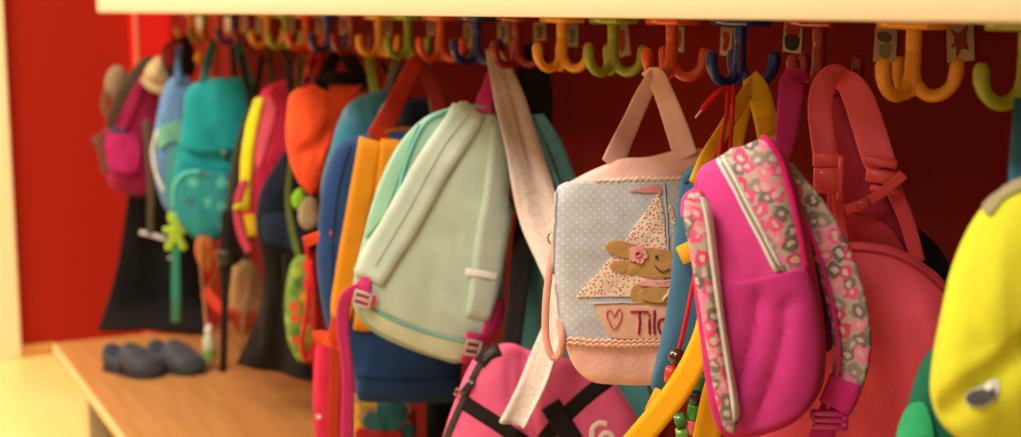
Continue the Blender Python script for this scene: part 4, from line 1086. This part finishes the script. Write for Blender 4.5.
T.add('pocket', patch_on(B, [(380, 400), (402, 402), (406, 418), (392, 430), (376, 424)], .008), fabric('2f7078'), label='teal pocket')
T.add('hem', patch_on(B, [(358, 428), (380, 432), (400, 430), (398, 450), (360, 450)], .008), fabric('a8282c'), label='red hem')
B = Body([(428, 388), (445, 384), (470, 390), (475, 450), (440, 465), (427, 440)], 2.97, .02, .03)
T = Thing('bag', 'black bag in the gap between navy backpack and pink duffle', 'bag', at(435, 465, 2.97))
T.add('body', B.data, fabric('100c0c'))
T.add('strap', ribbon([(381, 62, 3.11, 5), (425, 130, 3.06, 6), (450, 240, 3.0, 6), (450, 388, 2.97, 8)], .001), webbing('100c0c'))
T = Thing('cloth_strap', 'dim olive webbing strap hanging left of the black orange-bag straps', 'strap', at(285, 100, 3.7))
T.add('strap', ribbon([(268, 46, 3.86, 5), (270, 62, 3.84, 6), (272, 84, 3.74, 6)], .001), webbing('4a3a1c'))

# ------------------------------------------------------------------ shoes on the bench
def clog(toe, heel, label):
    a, b = on_z(*heel, BZ), on_z(*toe, BZ)
    ax = (b - a); L = ax.length; ax.normalize(); sd = Vector((0, 0, 1)).cross(ax)
    T = Thing('shoe', label, 'shoe', (a + b) / 2, 'pair of clogs on the bench')
    V, Fc, U = [], [], []
    S = [(0, .016, .034, .0), (.02, .028, .072, .0), (.08, .036, .082, 0), (.2, .039, .074, .0), (.34, .040, .070, .0), (.46, .043, .084, 0), (.6, .047, .076, 0), (.75, .049, .060, 0), (.88, .044, .046, 0), (.96, .030, .028, 0), (1, .012, .018, 0)]
    P = crom([(t * 10, w, h) for t, w, h, _ in S], 40)
    m = 28
    for t, w, h in P:
        for j in range(m):
            q = 2 * math.pi * j / m
            c, s_ = math.cos(q), math.sin(q)
            y = w * math.copysign(abs(c) ** .75, c); z = h * (.5 + .5 * math.copysign(abs(s_) ** .7, s_))
            tt = t / 10
            if .04 < tt < .42 and s_ > .2: z -= .030 * min(1, (s_ - .2) * 2.2) * math.sin((tt - .04) / .38 * math.pi) ** .5 * (1 if abs(c) < .72 else .45)
            V.append(a + ax * (tt * L) + sd * y + Vector((0, 0, z + .001))); U.append((tt * L, y))
    n = len(P)
    for i in range(n - 1):
        for j in range(m):
            k = (j + 1) % m
            Fc.append((i * m + j, i * m + k, (i + 1) * m + k, (i + 1) * m + j))
    Fc.append(tuple(range(m - 1, -1, -1))); Fc.append(tuple((n - 1) * m + j for j in range(m)))
    T.add('upper', (V, Fc, U), fabric('3c4048', .7, .3, 120.))
    T.add('insole', [(lambda W_: W_)(v) for v in [blob3(a + ax * (.22 * L) + Vector((0, 0, .050)), L * .17, .012, .030, 10, (ax, Vector((0, 0, 1)), sd))]][0], fabric('1c2440', .8), label='dark blue lining')
    st = []
    for i in range(15):
        q = math.pi * i / 14
        st.append(a + ax * (L * (.46 - .10 * math.sin(q) * 0)) + sd * (.046 * math.cos(q)) + Vector((0, 0, .016 + .070 * math.sin(q))))
    Vs, Fs = [], []
    for i, c in enumerate(st):
        for k in (-1, 1): Vs.append(c + ax * (k * .012))
    N_ = []
    for i, c in enumerate(st):
        q = math.pi * i / 14; nn = (sd * math.cos(q) + Vector((0, 0, 1)) * math.sin(q))
        N_ += [nn, nn]
    T.add('strap', shell(Vs, N_, 15, 2, .002, [(v.x, v.y) for v in Vs]), fabric('34373e', .7))
    ol = []
    V2 = []
    for t, w, h in P:
        ol.append((t / 10 * L, w + .002))
    ring = [a + ax * u + sd * w for u, w in ol] + [a + ax * u - sd * w for u, w in reversed(ol)]
    k = len(ring)
    T.add('sole', (([r + Vector((0, 0, .0005)) for r in ring] + [r + Vector((0, 0, .012)) for r in ring]), [tuple(range(k))[::-1], tuple(range(k, 2 * k))] + [(i, (i + 1) % k, k + (i + 1) % k, k + i) for i in range(k)]), plastic('2a2c30', .5), smooth=False)
clog((158, 378), (109, 368), 'dark grey clog, left one of the pair on the bench')
clog((199, 375), (154, 364), 'dark grey clog, right one of the pair beside the small bottle')
#LIGHTS
def area(name, loc, sx, sy, energy, color, target=None):
    l = bpy.data.lights.new(name, 'AREA'); l.shape = 'RECTANGLE'; l.size = sx; l.size_y = sy
    l.energy = energy; l.color = color
    o = bpy.data.objects.new(name, l); COL.objects.link(o); o.location = loc
    if target: o.rotation_euler = (Vector(target) - Vector(loc)).to_track_quat('-Z', 'Y').to_euler()
    return o
WARM = (1.0, .865, .68)
area('ceiling_lamp', (-1.1, -.35, 2.74), 1.2, .6, 46, WARM)
area('ceiling_lamp', (-3.0, -.35, 2.74), 1.2, .6, 40, WARM)
area('ceiling_lamp', (-4.9, -.5, 2.74), 1.2, .6, 50, WARM)
area('ceiling_lamp', (-4.6, -1.7, 2.74), 1.2, .6, 75, (1.0, .83, .58))  # added fill light, brightens the floor at the far left
area('ceiling_lamp', (.2, -2.2, 2.74), .9, .5, 26, WARM)
w = bpy.data.worlds.new('world'); SC.world = w; w.use_nodes = True
w.node_tree.nodes['Background'].inputs[0].default_value = (1.0, .86, .70, 1)
w.node_tree.nodes['Background'].inputs[1].default_value = .2
SC.view_settings.view_transform = 'Standard'
SC.view_settings.look = 'None'
SC.view_settings.gamma = 1
SC.view_settings.use_curve_mapping = False
SC.view_settings.exposure = 0.42
